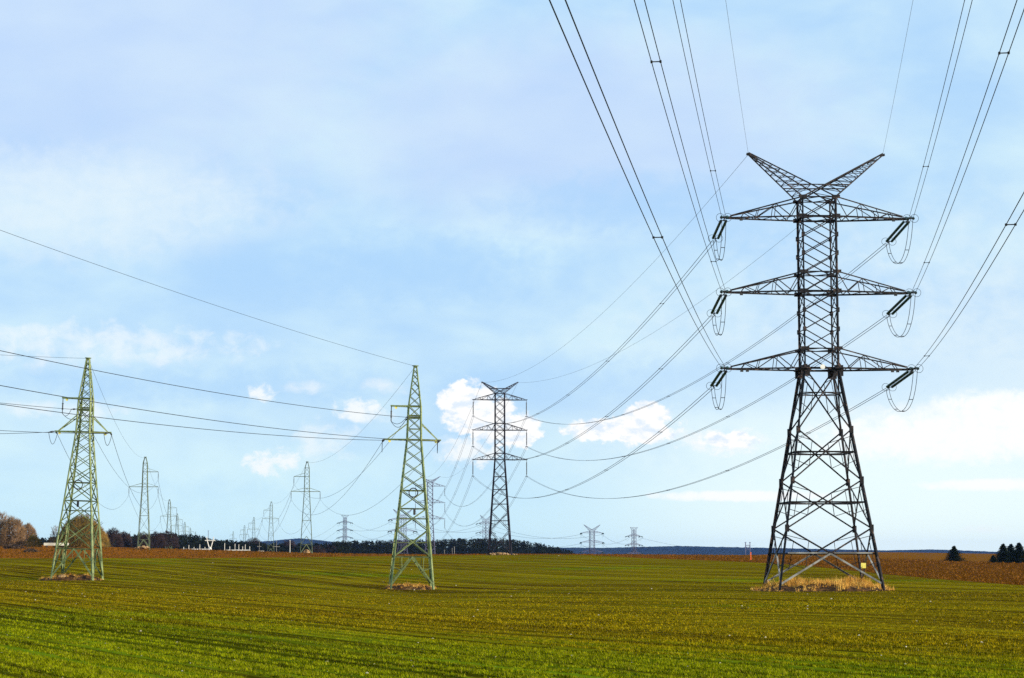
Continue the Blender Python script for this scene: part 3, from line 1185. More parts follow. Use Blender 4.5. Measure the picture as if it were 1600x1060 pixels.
# ----------------------------------------------------------------- green 110 kV line
def green_tension(loc, rz, label, upper_side=-1, tilt=0.0):
    root = empty('lattice_pylon', loc, rz, label, 'pylon', 'green pylons of the two small lines')
    g = M['green_paint']
    root.rotation_euler = (0, tilt, rz)
    half = interp_half([(0, 2.55), (17.6, .84), (21.7, .74), (26.6, .16)])
    for i in range(4):
        mb = MB()
        out = Vector((corner(i, 1, 0).x, corner(i, 1, 0).y, 0))
        zs = [-.5, 6.6, 17.6, 21.7, 26.6]
        for a, b in zip(zs, zs[1:]):
            mb.angle(corner(i, half(max(a, 0)), a), corner(i, half(b), b), .24 if b < 10 else (.19 if b < 22 else .13), out, t=.05)
        mb.build('leg', g, root)
    mb = MB()
    hz = half(3.4)
    for i in range(4):
        j = (i + 1) % 4
        n = FACE_N[i]
        a, b = corner(i, hz, 3.4), corner(j, hz, 3.4)
        m = a.lerp(b, .5)
        mb.angle(a, b, .17, (0, 0, 1))
        for c, q in ((corner(i, half(0), 0), a), (corner(j, half(0), 0), b)):
            mb.angle(m, c, .17, n)
            mb.angle(m.lerp(c, .5), c.lerp(q, .62), .08, n)
            mb.angle(m.lerp(c, .5), q.lerp(m, .4), .07, n)
    lv = [3.4, 6.6, 9.2, 11.4, 13.2, 14.8, 16.3, 17.6, 18.9, 20.3, 21.7]
    for k, (a, b) in enumerate(zip(lv, lv[1:])):
        x_panel(mb, half, a, b, .11 if k < 4 else .085, girt=.08 if k in (0, 1) else None)
        if k in (2, 3):
            for i in range(4):
                mb.angle(corner(i, half(a), a), corner((i + 1) % 4, half(a), a), .11, (0, 0, 1))
    for z, w in ((17.6, .14), (20.3, .18), (20.55, .1), (21.7, .14), (18.9, .08)):
        for i in range(4):
            mb.angle(corner(i, half(z), z), corner((i + 1) % 4, half(z), z), w, (0, 0, 1))
    tv = [21.7, 22.9, 24.0, 24.9, 25.6, 26.2]
    for a, b in zip(tv, tv[1:]):
        x_panel(mb, half, a, b, .075)
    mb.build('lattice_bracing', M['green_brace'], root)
    mb = MB()
    mb.lathe((0, 0, 26.4), (0, 0, 26.7), [(0, .2), (.7, .24), (.72, .40), (1, .40)], 8)
    mb.build('peak_cap', g, root)
    W = Matrix.Translation(Vector(loc)) @ Matrix.Rotation(rz, 4, 'Z') @ Matrix.Rotation(tilt, 4, 'Y')
    ends = {'earth': (W @ Vector((0, .1, 26.6)), W @ Vector((0, -.1, 26.6)))}

    def arm(s, tip, z, ties):
        am = MB()
        h = half(z)
        T = Vector((s * tip, 0, z))
        for sy in (-1, 1):
            am.angle(Vector((s * h, sy * h, z)), T + Vector((0, sy * .12, 0)), .17, (0, 0, 1))
            if ties:
                am.angle(Vector((s * half(z + 2.0), sy * half(z + 2.0), z + 2.0)), T + Vector((-s * .35, sy * .1, .05)), .11, (0, sy, 0))
        for k in range(4):
            a = Vector((s * h, -h, z)).lerp(T, k / 4); b = Vector((s * h, h, z)).lerp(T, (k + 1) / 4)
            am.angle(a, b, .07, (0, 0, 1))
        am.box_bar(T - Vector((s * .3, 0, 0)), T + Vector((s * .1, 0, 0)), .3, .16)
        ar = am.build('crossarm', g, root)
        tg = MB(); tg.lathe(T + Vector((-s * .55, -.25, -.24)), T + Vector((-s * .55, -.30, -.24)), [(0, .17), (1, .17)], 8)
        tg.build('phase_plate', M['yellow'], ar)
        return T

    for key, s, tip, z in (('left', -1, 3.55, 17.6), ('right', 1, 3.2, 17.6)):
        T = arm(s, tip, z, True)
        res = []
        for sy in (1, -1):
            dx = -.14 if sy > 0 else -.24
            q = T + Vector((dx * 1.7, sy * 1.7, -.25))
            double_string(root, T, q, M['glass_grey'], 12, ring=False, rad=.10, single=True)
            res.append(q)
        jm = MB(); jm.tube(catenary(res[0], res[1], 1.35, 14), .03, 5)
        jm.build('jumper_loop', M['wire'], root)
        ends[key] = (W @ res[0], W @ res[1])
    T = arm(upper_side, 2.85, 21.7, False)
    q = T - Vector((0, 0, 1.9))
    double_string(root, T, q, M['glass_grey'], 12, ring=False, rad=.10, single=True)
    hb = half(20.3)
    bo, bi = Vector((upper_side * hb, hb + .2, 20.3)), Vector((upper_side * hb, -hb - .2, 20.3))
    so, si = bo + Vector((-.2, 1.6, -.2)), bi + Vector((-.35, -1.5, -.15))
    double_string(root, bo, so, M['glass_grey'], 12, ring=False, rad=.10, single=True)
    double_string(root, bi, si, M['glass_grey'], 12, ring=False, rad=.10, single=True)
    jm = MB()
    jm.tube(catenary(si, q, .55, 12), .03, 5)
    jm.tube(catenary(q, so, .8, 12), .03, 5)
    jm.build('jumper_loop', M['wire'], root)
    ends['upper'] = (W @ so, W @ si)
    # cable coil and joint box on the face
    cm = MB()
    for k in range(3):
        cm.torus(Vector((-.05, -half(11.3) - .14 - .05 * k, 11.1)), (0, 1, .05), .5 + .03 * k, .035, 22, 5)
    cm.build('cable_coil', M['wire'], root)
    bx = MB(); bx.lathe(Vector((.1, -half(8.9) - .2, 8.4)), Vector((.1, -half(8.9) - .2, 9.2)), [(0, .08), (.05, .14), (.9, .14), (1, .06)], 8)
    bx.build('joint_box', M['fitting'], root)
    return root, ends


def green_suspension(loc, rz, upper_side, thick, label, scale=1.0):
    root = empty('lattice_pylon', loc, rz, label, 'pylon', 'green pylons of the two small lines')
    root.scale = (scale,) * 3
    g = M['green_dark']
    half = interp_half([(0, 1.75), (17.8, .76), (22.1, .68), (24.6, .6), (26.2, .2)])
    W = Matrix.Translation(Vector(loc)) @ Matrix.Rotation(rz, 4, 'Z') @ Matrix.Scale(scale, 4)
    for i in range(4):
        mb = MB()
        out = Vector((corner(i, 1, 0).x, corner(i, 1, 0).y, 0))
        zs = [-1.5, 6, 17.8, 22.1, 24.6, 26.2]
        for a, b in zip(zs, zs[1:]):
            mb.angle(corner(i, half(max(a, 0)), a), corner(i, half(b), b), .15 * thick, out)
        mb.build('leg', g, root)
    mb = MB()
    hz = half(2.7)
    for i in range(4):
        j = (i + 1) % 4
        a, b = corner(i, hz, 2.7), corner(j, hz, 2.7)
        m = a.lerp(b, .5)
        mb.angle(a, b, .1 * thick, (0, 0, 1))
        mb.angle(m, corner(i, half(0), 0), .13 * thick, FACE_N[i])
        mb.angle(m, corner(j, half(0), 0), .13 * thick, FACE_N[i])
        mb.angle(a, corner(i, half(5), 5).lerp(corner(j, half(5), 5), .5), .1 * thick, FACE_N[i])
        mb.angle(b, corner(i, half(5), 5).lerp(corner(j, half(5), 5), .5), .1 * thick, FACE_N[i])
    lv = [5, 9.5, 12.2, 14.6, 16.6, 17.8, 19.4, 20.8, 22.1, 23.4, 24.6]
    for k, (a, b) in enumerate(zip(lv, lv[1:])):
        x_panel(mb, half, a, b, .07 * thick, single=True, k=k)
    for z in (9.5, 17.8, 18.6, 22.1, 24.6):
        for i in range(4):
            mb.angle(corner(i, half(z), z), corner((i + 1) % 4, half(z), z), .09 * thick, (0, 0, 1))
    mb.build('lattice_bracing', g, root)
    mb = MB()
    mb.lathe((0, 0, 26.1), (0, 0, 26.4), [(0, .22), (.6, .26), (.62, .42), (1, .40)], 8)
    mb.build('peak_cap', g, root)
    ends = {'earth': (W @ Vector((0, 0, 26.2)),) * 2}
    for key, s, tip, z in (('left', -1, 4.5, 17.8), ('right', 1, 3.8, 17.8), ('upper', upper_side, 3.75, 22.1)):
        am = MB()
        T = Vector((s * tip, 0, z))
        h = half(z)
        for sy in (-1, 1):
            am.angle(Vector((s * h, sy * h, z)), T, .14 * thick, (0, 0, 1))
            am.angle(Vector((s * half(z + 1.0), sy * half(z + 1), z + 1.0)), T, .07 * thick, (0, sy, 0))
        ar = am.build('crossarm', g, root)
        q = T - Vector((0, 0, 2.3))
        double_string(root, T, q, M['glass_grey'], 12, ring=False, rad=.10 * thick, single=True)
        ends[key] = (W @ q, W @ q)
    return root, ends


DG = 250.0
PM = place(641, DG); PM.x = xpx(643.5, 750, DG); PM.z = zpx(914, DG)
gm, em = green_tension(PM, math.radians(6), 'pale green angle pylon in the middle of the field on a small brown mound', tilt=math.radians(.8))
PL = place(121, DG); PL.x = xpx(123, 800, DG); PL.z = zpx(901.5, DG)
gl, el = green_tension(PL, math.radians(-2), 'pale green angle pylon at the left in front of the round bushy tree', tilt=math.radians(1.6))

GREEN = 'wires of the small green lines'
TOWN = {'m': 'middle green pylon', 'l': 'left green pylon'}
KEYN = {'left': 'left arm', 'right': 'right arm', 'upper': 'upper arm', 'earth': 'peak'}
# incoming spans come from the left, nearer to the camera
for tid, e, yl in (('m', em, {'earth': 363, 'upper': 549, 'left': 632, 'right': 603}),
                   ('l', el, {'earth': 555, 'upper': 630, 'left': 678, 'right': 673})):
    for key in ('earth', 'upper', 'left', 'right'):
        p = e[key][1]
        slope = .25
        # depth at which the wire leaves the frame on its left
        Dx = (p.x - slope * p.y) / (-.25 - slope)
        zx = zpx(yl[key], Dx)
        Lx = p.y - Dx
        Ltot = 215.0
        # parabola through p and the exit point with a chosen sag
        sag = 3.0 if key != 'earth' else 2.0
        a = Lx / Ltot
        z_end = p.z + (zx + 4 * sag * a * (1 - a) - p.z) / a
        q = Vector((p.x - slope * Ltot, p.y - Ltot, z_end)) if a < .9 and tid == 'm' else None
        if q is None:
            Ltot = 160.0
            a = Lx / Ltot
            z_end = p.z + (zx + 4 * sag * a * (1 - a) - p.z) / a
            z_end = min(max(z_end, p.z - 8), p.z + 8)
            q = Vector((p.x - slope * Ltot, p.y - Ltot, z_end))
        wire(p, q, sag, .016 if key == 'earth' else .026,
             f'wire leaving the frame at left from the {KEYN[key]} of the {TOWN[tid]}',
             GREEN, 'earth_wire' if key == 'earth' else 'conductor_wire', 'wire', 'wire', 50)

# chains of suspension towers running away
chain_m = [(478.5, 865.5, 590, -1, 1.0, 'first slim green pylon behind the middle one, left of it'),
           (423, 866, 1040, -1, 1.1, 'second slim green pylon in the row leading to the bright substation'),
           (396, 866, 1480, -1, 1.2, 'third slim green pylon in the row leading to the bright substation'),
           (381.5, 866, 1900, -1, 1.3, 'fourth slim green pylon in the row, over the white fence'),
           (364, 866, 2400, -1, 1.3, 'faint slim green pylon at the far end of the right row'),
           ]
chain_l = [(224.5, 858, 590, 1, 1.0, 'first slim green pylon right behind the left one'),
           (263.5, 861, 1060, 1, 1.1, 'second slim green pylon behind the left one'),
           (276, 861.5, 1450, 1, 1.2, 'third slim green pylon behind the left one'),
           (288, 862, 1850, 1, 1.3, 'fourth slim green pylon behind the left one, left of the white fence'),
           (297, 862, 2300, 1, 1.3, 'fifth small green pylon over the left end of the white fence'),
           (305, 862, 2750, 1, 1.4, 'faint sixth green pylon over the white fence')]
for chain, e0, tname in ((chain_m, em, 'middle'), (chain_l, el, 'left')):
    prev = e0
    for k, (px, yb_, D, us, th, lab) in enumerate(chain):
        L = at(px, yb_, D)
        o, e = green_suspension(L, math.radians(5 if tname == 'left' else 7), us, th, lab)
        sag = (6.5, 7.5, 7, 7, 7, 7)[k]
        if k < 4:
            for key in ('earth', 'upper', 'left', 'right'):
                s2 = 3.5 if key == 'earth' and k == 0 else sag * (.6 if key == 'earth' else 1)
                wire(prev[key][0], e[key][1], s2, (.026, .034, .045, .055)[k] * (.7 if key == 'earth' else 1),
                     f'{KEYN[key]} wire on the {("first", "second", "third", "fourth")[k]} span behind the {tname} green pylon',
                     GREEN, 'earth_wire' if key == 'earth' else 'conductor_wire', 'wire', 'wire', 30)
        prev = e


# ----------------------------------------------------------------- mounds with dry grass
def mound(cx, cy, rx, ry, h, ntuft, label_soil, label_grass, tall, yaw=0.0, stone=0):
    mb = MB()
    nr, na = 14, 64
    z0 = terrain(cx, cy)
    rings = []
    def hz(u, a):
        prof = (1 - u ** 4) ** 1.0
        x, y = math.cos(a) * u, math.sin(a) * u
        return h * prof * (.75 + .55 * mnoise.noise(Vector((x * 3.1 + cx, y * 3.1, cy)))) + .18 * h * mnoise.noise(Vector((x * 13 + cx, y * 13, 5)))
    def pt(u, a):
        rr = 1 + .10 * mnoise.noise(Vector((math.cos(a) * 2 + cx, math.sin(a) * 2, 9)))
        x, y = cx + rx * u * rr * math.cos(a), cy + ry * u * rr * math.sin(a)
        return Vector((x, y, terrain(x, y) - .06 + max(0, hz(u, a))))
    for k in range(nr, 0, -1):
        rings.append([pt(k / nr, 2 * math.pi * i / na) for i in range(na)])
    mb.quadring(rings, caps=False)
    base = len(mb.v); mb.v.append(tuple(pt(0.0001, 0)))
    last = base - na
    for i in range(na):
        mb.f.append((last + i, last + (i + 1) % na, base))
    o = mb.build('earth_mound', M['soil'], smooth=True)
    tag(o, None, None, None, 'structure')
    N = ntuft
    V = []
    for k in range(N):
        u = math.sqrt(random.random()) * 1.0
        a = random.random() * 2 * math.pi
        if u > .66 and math.sin(a) < .15 and random.random() < .86: continue
        cl = mnoise.noise(Vector((math.cos(a) * u * 4 + cx, math.sin(a) * u * 2.6, 2)))
        if cl < -.05 and random.random() < .8: continue
        p = pt(min(u, 1), a)
        hh = tall * (.16 + .75 * random.random() ** 2.4) * (1 + 1.6 * max(0, cl))
        for b in range(9):
            an = random.random() * 6.283
            lean = hh * random.uniform(.05, .55)
            w = .014 + .012 * random.random()
            bx = p + Vector((random.gauss(0, .10), random.gauss(0, .10), 0))
            dx, dy = math.cos(an), math.sin(an)
            V += [(bx.x - dy * w, bx.y + dx * w, bx.z), (bx.x + dy * w, bx.y - dx * w, bx.z),
                  (bx.x + dx * lean, bx.y + dy * lean, bx.z + hh * random.uniform(.6, 1.0))]
    V = np.array(V, np.float32)
    g = np_mesh('dry_grass', V, np.arange(len(V), dtype=np.int32).reshape(-1, 3), M['dry_grass'])
    tag(g, label_grass, 'grass', kind='stuff')


mound(P1.x + .1, P1.y - .3, 7.0, 6.6, .85, 4200, '', 'straw-coloured dry grass on the mound under the big dark pylon', .78)
mound(PM.x - .15, PM.y, 3.2, 3.1, .62, 900, '', 'low straw-coloured dry grass on the mound under the middle green pylon', .42)
mound(PL.x - .7, PL.y - .2, 3.8, 3.3, .75, 520, '', 'sparse dry grass on the dug soil under the left green pylon', .45)


# ----------------------------------------------------------------- vegetation
def bare_tree(name, loc, H, W, mat, label, group, n_limb=9, twigs=900, seed=0, low=.12, dense=1.0, cat='tree'):
    R = random.Random(seed)
    root = empty(name, loc, R.random() * 6.28, label, cat, group)
    tm = MB()
    th = H * R.uniform(.3, .4)
    tm.tube([(0, 0, -.4), (.02 * H, 0, th * .5), (0, .02 * H, th), (.01 * H, 0, H * .62)], .035 * H, 7, taper=.012 * H)
    limbs = []
    for k in range(n_limb):
        a = 2 * math.pi * k / n_limb + R.uniform(-.4, .4)
        z0 = H * R.uniform(low, .5)
        el = R.uniform(.35, 1.25)
        L = H * R.uniform(.35, .62)
        d = Vector((math.cos(a) * math.cos(el) * W / H * 1.1, math.sin(a) * math.cos(el) * W / H * 1.1, math.sin(el)))
        p0 = Vector((0, 0, z0)); p1 = p0 + d * L * .5 + Vector((0, 0, .05 * H)); p2 = p0 + d * L + Vector((0, 0, .12 * H))
        tm.tube([p0, p1, p2], .016 * H, 5, taper=.006 * H)
        limbs.append((p0, p1, p2))
    tm.build('trunk', M['bark'], root)
    V, T = [], []
    for k in range(twigs):
        # points inside a dome-shaped crown
        while True:
            x, y, z = R.uniform(-1, 1), R.uniform(-1, 1), R.uniform(0, 1)
            r2 = x * x + y * y + z * z
            if r2 < 1 and r2 > R.random() * .55: break
        lump = mnoise.noise(Vector((x * 2.2 + seed, y * 2.2, z * 2.2)))
        if lump < -.18 * dense: continue
        s = 1 + .16 * lump
        c = Vector((x * W / 2 * s, y * W / 2 * s, H * (low + (1 - low) * z * s)))
        d = (Vector((x, y, z * .9 + .35)).normalized() + Vector((R.gauss(0, .35), R.gauss(0, .35), R.gauss(0, .3)))).normalized()
        L = H * R.uniform(.06, .15)
        w = .004 * H * R.uniform(.6, 1.3)
        for b in range(3):
            dd = (d + Vector((R.gauss(0, .3), R.gauss(0, .3), R.gauss(0, .3)))).normalized()
            sd = dd.cross(Vector((R.gauss(0, 1), R.gauss(0, 1), R.gauss(0, 1)))).normalized() * w
            k0 = len(V)
            sd2 = dd.cross(sd).normalized() * w
            V += [c - sd, c + sd, c + sd2 * 1.4, c + dd * L]
            T += [(k0, k0 + 1, k0 + 3), (k0 + 1, k0 + 2, k0 + 3), (k0 + 2, k0, k0 + 3)]
    np_mesh('crown', np.array([tuple(v) for v in V], np.float32), np.array(T, np.int32), mat, root)
    return root


def spruce(loc, H, W, label, seed):
    R = random.Random(seed)
    root = empty('spruce_tree', loc, R.random() * 6, label, 'tree', 'dark spruces on the right')
    tm = MB(); tm.tube([(0, 0, -.3), (0, 0, H * .5), (0, 0, H * .97)], .02 * H, 6, taper=.004 * H)
    tm.build('trunk', M['bark'], root)
    V, T = [], []
    nw = 20
    for k in range(nw):
        f = k / nw
        z = H * (.03 + .95 * f)
        rad = W / 2 * 1.15 * (1 - f) ** .9 * R.uniform(.85, 1.15) + .012 * H
        nb = int(24 - 14 * f)
        a0 = R.random() * 6
        for b in range(nb):
            a = a0 + 2 * math.pi * b / nb + R.uniform(-.2, .2)
            L = rad * R.uniform(.62, 1.28)
            tip = Vector((math.cos(a) * L, math.sin(a) * L, z - L * .12 + R.uniform(-.03, .03) * H))
            r0 = Vector((0, 0, z + .05 * H * (1 - f)))
            for q in range(26):
                t = ((q + R.random()) / 26) ** .7
                c = r0.lerp(tip, t) + Vector((R.gauss(0, .012), R.gauss(0, .012), R.gauss(0, .012))) * H
                d = Vector((math.cos(a) * .7 + R.gauss(0, .7), math.sin(a) * .7 + R.gauss(0, .7), R.gauss(-.1, .45))).normalized()
                s = H * R.uniform(.022, .05) * (1.2 - .5 * t)
                sd = d.cross(Vector((R.gauss(0, 1), R.gauss(0, 1), R.gauss(0, 1)))).normalized() * s * .45
                k0 = len(V)
                V += [c - sd, c + sd, c + d * s * 1.5]
                T.append((k0, k0 + 1, k0 + 2))
    np_mesh('crown', np.array([tuple(v) for v in V], np.float32), np.array(T, np.int32), M['spruce'], root)
    return root


def spr(px, ybase, ytop, wpx, D, label, seed):
    p = at(px, ybase, D)
    p.z = min(p.z, terrain(p.x, p.y) + .0)
    H = zpx(ytop, D) - p.z
    spruce(p, H, wpx / F * D, label, seed)


spr(1491, 880, 852.5, 36, 600, 'dark cone-shaped spruce standing alone on the brown field, left of the group', 3)
spr(1552, 881.5, 867, 20, 590, 'low dark young spruce at the left foot of the spruce group', 4)
spr(1568, 882, 849, 36, 600, 'tall dark spruce, left one of the three in the group', 5)
spr(1580, 882, 849.5, 34, 606, 'dark spruce in the middle of the group of three', 6)
spr(1593, 882, 847, 38, 600, 'dark spruce at the picture edge, right one of the three in the group', 8)

# left copse: bare trees, round bushy tree
k = 0
GB = 'bare trees at the left edge'
for px, y0, y1, w, D, lab, mt in (
        (-6, 852, 802, 52, 660, 'bare tan tree cut by the left edge of the photo', 'twig_tan'),
        (20, 853, 809, 40, 655, 'bare tan tree next to the one at the left edge', 'twig_tan'),
        (42, 854, 819, 30, 668, 'lower bare tan tree at the right end of the left copse', 'twig_tan'),
        (53, 855, 836, 24, 650, 'small greenish brown bush between the left copse and the round tree', 'twig_gold')):
    p = at(px, y0, D); p.z = terrain(p.x, p.y) - .1
    H = zpx(y1, D) - p.z
    bare_tree('bare_tree', p, H, w / F * D, M[mt], lab, GB, twigs=4200, seed=20 + k, low=.03); k += 1
p = at(128, 857, 640); p.z = terrain(p.x, p.y) - .1
bare_tree('round_tree', p, zpx(808, 640) - p.z, 80 / F * 640, M['twig_gold'],
          'broad dome-shaped golden brown tree behind the left green pylon', None, n_limb=16, twigs=12000, seed=41, low=.02, dense=3.0)
p = at(87, 857, 652); p.z = terrain(p.x, p.y) - .1
bare_tree('bare_tree', p, zpx(822, 652) - p.z, 20 / F * 652, M['twig_tan'], 'thin bare tree at the left side of the golden round tree', GB, twigs=600, seed=42)
GD = 'dark bare trees in front of the pine wood'
for j, (px, y1, w, D, lab) in enumerate((
        (176, 827, 30, 900, 'dark bare tree right beside the golden round tree'),
        (194, 832, 24, 930, 'small dark bare tree in the gap before the first left slim pylon'),
        (222, 833, 30, 920, 'dark bare tree behind the legs of the first left slim pylon'),
        (245, 832, 28, 960, 'dark bare tree between the first two left slim pylons'),
        (263, 831, 32, 1000, 'round dark bare tree behind the second left slim pylon'),
        (396, 842, 34, 1350, 'round dark bare tree behind the third pylon of the right row'),
        (452, 845, 30, 1300, 'broad dark bare tree left of the first right slim pylon'),
        (497, 853, 26, 1150, 'low reddish brown bush right of the first right slim pylon'),
        (516, 852, 24, 1180, 'low brown bush left of the far flat-topped pylon'))):
    p = at(px, 868, D); p.z = min(terrain(p.x, p.y) - .1, zpx(862, D))
    bare_tree('bare_tree', p, zpx(y1, D) - p.z, w / F * D, M['twig_dark'], lab, GD, twigs=2600, seed=60 + j, low=.22)


def wood():
    V, T = [], []
    R = random.Random(5)
    top = [(-60, 842), (60, 843), (120, 838), (200, 836), (300, 836), (335, 844), (420, 850), (470, 852), (520, 849), (545, 846), (600, 845), (660, 845), (720, 843),
           (790, 843), (830, 848), (860, 854), (885, 860), (905, 866)]
    tx, ty = [a for a, b in top], [b for a, b in top]
    n = 0
    for i in range(1500):
        px = R.uniform(-80, 900)
        D = R.uniform(1450, 1750) if px > 545 else R.uniform(1150, 1450)
        ytop = float(np.interp(px, tx, ty)) + R.uniform(-2.2, 4.5) ** 1.0 if False else float(np.interp(px, tx, ty)) + R.uniform(-1.8, 5.0)
        X = (px - 800) / F * D
        zb = terrain(X, D) - .5
        zb = min(zb, zpx(869, D))
        zt = zpx(ytop, D)
        H = max(2.5, zt - zb)
        Wd = R.uniform(2.2, 4.5)
        pine = R.random() < .6
        # trunk as thin prism
        k0 = len(V)
        for f, rr in ((0, .22), (1, .08)):
            for q in range(3):
                V.append((X + math.cos(q * 2.1) * rr, D + math.sin(q * 2.1) * rr, zb + f * H * .95))
        for q in range(3):
            a, b = k0 + q, k0 + (q + 1) % 3
            T += [(a, b, b + 3), (a, b + 3, a + 3)]
        crown = min(H, 11.0)
        m = 95
        for q in range(m):
            f = R.random()
            z = zt - crown * f
            rad = Wd * (.25 + .75 * f ** .7 if not pine else math.sqrt(max(.03, f * (1.25 - f) * 2.4)) * .8) * (.7 + .3 * R.random())
            a = R.random() * 6.283
            r = rad * math.sqrt(R.random())
            c = (X + math.cos(a) * r, D + math.sin(a) * r, z)
            s = R.uniform(.5, 1.1)
            k0 = len(V)
            for _ in range(3):
                V.append((c[0] + R.gauss(0, s * .6), c[1] + R.gauss(0, s * .6), c[2] + R.gauss(0, s * .5)))
            T.append((k0, k0 + 1, k0 + 2))
    o = np_mesh('pine_wood', np.array(V, np.float32), np.array(T, np.int32), M['conifer'])
    tag(o, 'long dark belt of pines along the far edge of the brown field', 'wood', kind='stuff')


wood()


def hills():
    top = [(-1500, 860), (-300, 862), (0, 858), (300, 851), (420, 847), (445, 844.5), (470, 842.5), (500, 845.5), (520, 848), (560, 852), (650, 856), (760, 858),
           (860, 857), (940, 857.5), (1000, 856), (1060, 854.5), (1120, 856), (1200, 857.5), (1380, 861.5), (1430, 860.5), (1455, 860), (1500, 861.5), (1560, 864), (1700, 864), (2600, 866)]
    tx, ty = [a for a, b in top], [b for a, b in top]
    verts, faces = [], []
    pxs = np.arange(-1500, 2601, 2.0)
    D0, D1_, D2_ = 10800., 12000., 13200.
    for i, px in enumerate(pxs):
        y = float(np.interp(px, tx, ty))
        y += .55 * mnoise.noise(Vector((px * .13, 0, 0))) + .5 * mnoise.noise(Vector((px * .45, 3, 0)))
        zt = zpx(y - 1.2, D1_)
        for D, z in ((D0, -25), (D0 + 500, -25 + (zt + 25) * .55), (D1_, zt), (D2_, zt - 6), (D2_ + 500, -25)):
            verts.append(((px - 800) / F * D1_, D, z))
    for i in range(len(pxs) - 1):
        for j in range(4):
            a, b = i * 5 + j, (i + 1) * 5 + j
            faces.append((a, b, b + 1, a + 1))
    me = bpy.data.meshes.new('hills')
    me.from_pydata(verts, [], faces)
    me.update()
    me.materials.append(M['hill_forest'])
    o = bpy.data.objects.new('hills', me)
    COL.objects.link(o)
    o['kind'] = 'structure'


hills()


# ----------------------------------------------------------------- small things
def marker_post():
    D = 470.0
    p = at(1173, 875.5, D); p.z = terrain(p.x, p.y)
    h = zpx(863, D) - p.z
    root = empty('marker_post', p, 0, 'bright orange marker post standing in the brown field left of the big dark pylon', 'post')
    mb = MB(); mb.lathe((0, 0, -.2), (0, 0, h), [(0, .12), (.9, .12), (.93, .15), (1, .09)], 10)
    mb.build('post', M['orange'], root)
    mb = MB(); mb.box((0, 0, .1), .4, .4, .2)
    mb.build('foot', M['orange'], root)


marker_post()


def white_trough():
    D = 560.0
    p = at(88, 852.5, D); p.z = terrain(p.x, p.y)
    zt = zpx(848.5, D)
    p.z = min(p.z, zt - .75)
    root = empty('concrete_block', (p.x, p.y, zt - .75), .05, 'long low pale concrete beam lying on the brown field behind the left green pylon', 'concrete beam')
    mb = MB(); mb.box_bar((-3.3, 0, .38), (3.3, 0, .38), 1.0, .75)
    mb.build('beam', M['concrete'], root)
    mb = MB(); mb.box_bar((-3.42, 0, .42), (-3.305, 0, .42), .8, .6)
    mb.build('end_cap', M['fitting'], root)
    mb = MB()
    for x in (-2.6, 0, 2.6): mb.box((x, 0, -.25), .5, .8, .5)
    mb.build('support', M['wood_pile'], root)


white_trough()


def brush_pile(px, y, D, w, h, label, seed):
    R = random.Random(seed)
    p = at(px, y, D); p.z = terrain(p.x, p.y)
    mb = MB()
    for k in range(160):
        a = R.random() * 6.28; r = w / 2 * math.sqrt(R.random())
        c = Vector((math.cos(a) * r, math.sin(a) * r * .5, h * (1 - (r / (w / 2)) ** 2) * R.random()))
        d = Vector((R.gauss(0, 1), R.gauss(0, 1), R.gauss(0, .35))).normalized()
        mb.tube([c - d * R.uniform(.6, 1.6), c + d * R.uniform(.6, 1.6)], R.uniform(.05, .14), 4)
    o = mb.build('brush_pile', M['wood_pile'])
    o.location = p
    tag(o, label, 'brush pile', 'brush piles')


brush_pile(21, 853, 600, 5.0, 1.5, 'dark heap of dead branches under the left copse', 1)
brush_pile(49, 860, 540, 2.6, .5, 'small dark heap of branches lying on the brown field right of the big heap', 2)


def busbar(px0, px1, y, D, posts, label):
    a, b = at(px0, y, D), at(px1, y, D)
    zg = min(terrain(a.x, D), terrain(b.x, D), zpx(863.5, D))
    root = empty('substation_fence', (a.x, D, zg), 0, label, 'fence', 'white substation fences')
    L = b.x - a.x
    zb = zpx(y, D) - zg
    mb = MB()
    mb.box_bar((0, 0, zb), (L, 0, zb), .4, .3)
    mb.box_bar((0, 0, zb - 1.0), (L, 0, zb - 1.0), .3, .25)
    n = int(L / 1.6)
    for k in range(n + 1):
        mb.box_bar((L * k / n, 0, -1.5), (L * k / n, 0, zb), .16)
    mb.build('railing', M['white'], root)
    for px, yt in posts:
        x = (px - px0) / F * D
        pm = MB(); pm.box_bar((x, 0, -1.5), (x, 0, zpx(yt, D) - zg), .17)
        pm.build('post', M['white'], root)


busbar(283, 331, 858.4, 880, ((287, 855), (295, 852), (303, 855), (312, 851), (320, 855)), 'white substation fence under the V-shaped frame')
busbar(350.5, 391, 859.8, 880, ((351, 849), (359, 854), (367, 850), (373, 851), (379, 854), (383, 851), (390, 854)), 'white substation fence left of the third right slim pylon')


def v_frame():
    D = 1030.0
    p = at(328, 864, D)
    root = empty('switch_frame', p, 0, 'white V-shaped switchgear frame standing behind the substation fence', 'switchgear')
    s = D / F
    mb = MB()
    for d in (-1, 1):
        mb.tube([(d * .7, 0, 0), (d * 1.2 * s * 1.2, 0, 8 * s), (d * 4.8 * s, 0, 20 * s), (d * 5.6 * s, 0, 25 * s)], .34, 6, taper=.18)
    mb.build('arm', M['white'], root)
    mb = MB(); mb.box_bar((-8 * s, 0, 19 * s), (8 * s, 0, 19 * s), .35)
    mb.build('crossbar', M['white'], root)
    mb = MB(); mb.lathe((0, 0, -1), (0, 0, 9 * s), [(0, .9), (.5, .8), (1, .5)], 8)
    mb.build('base_column', M['white'], root)


v_frame()


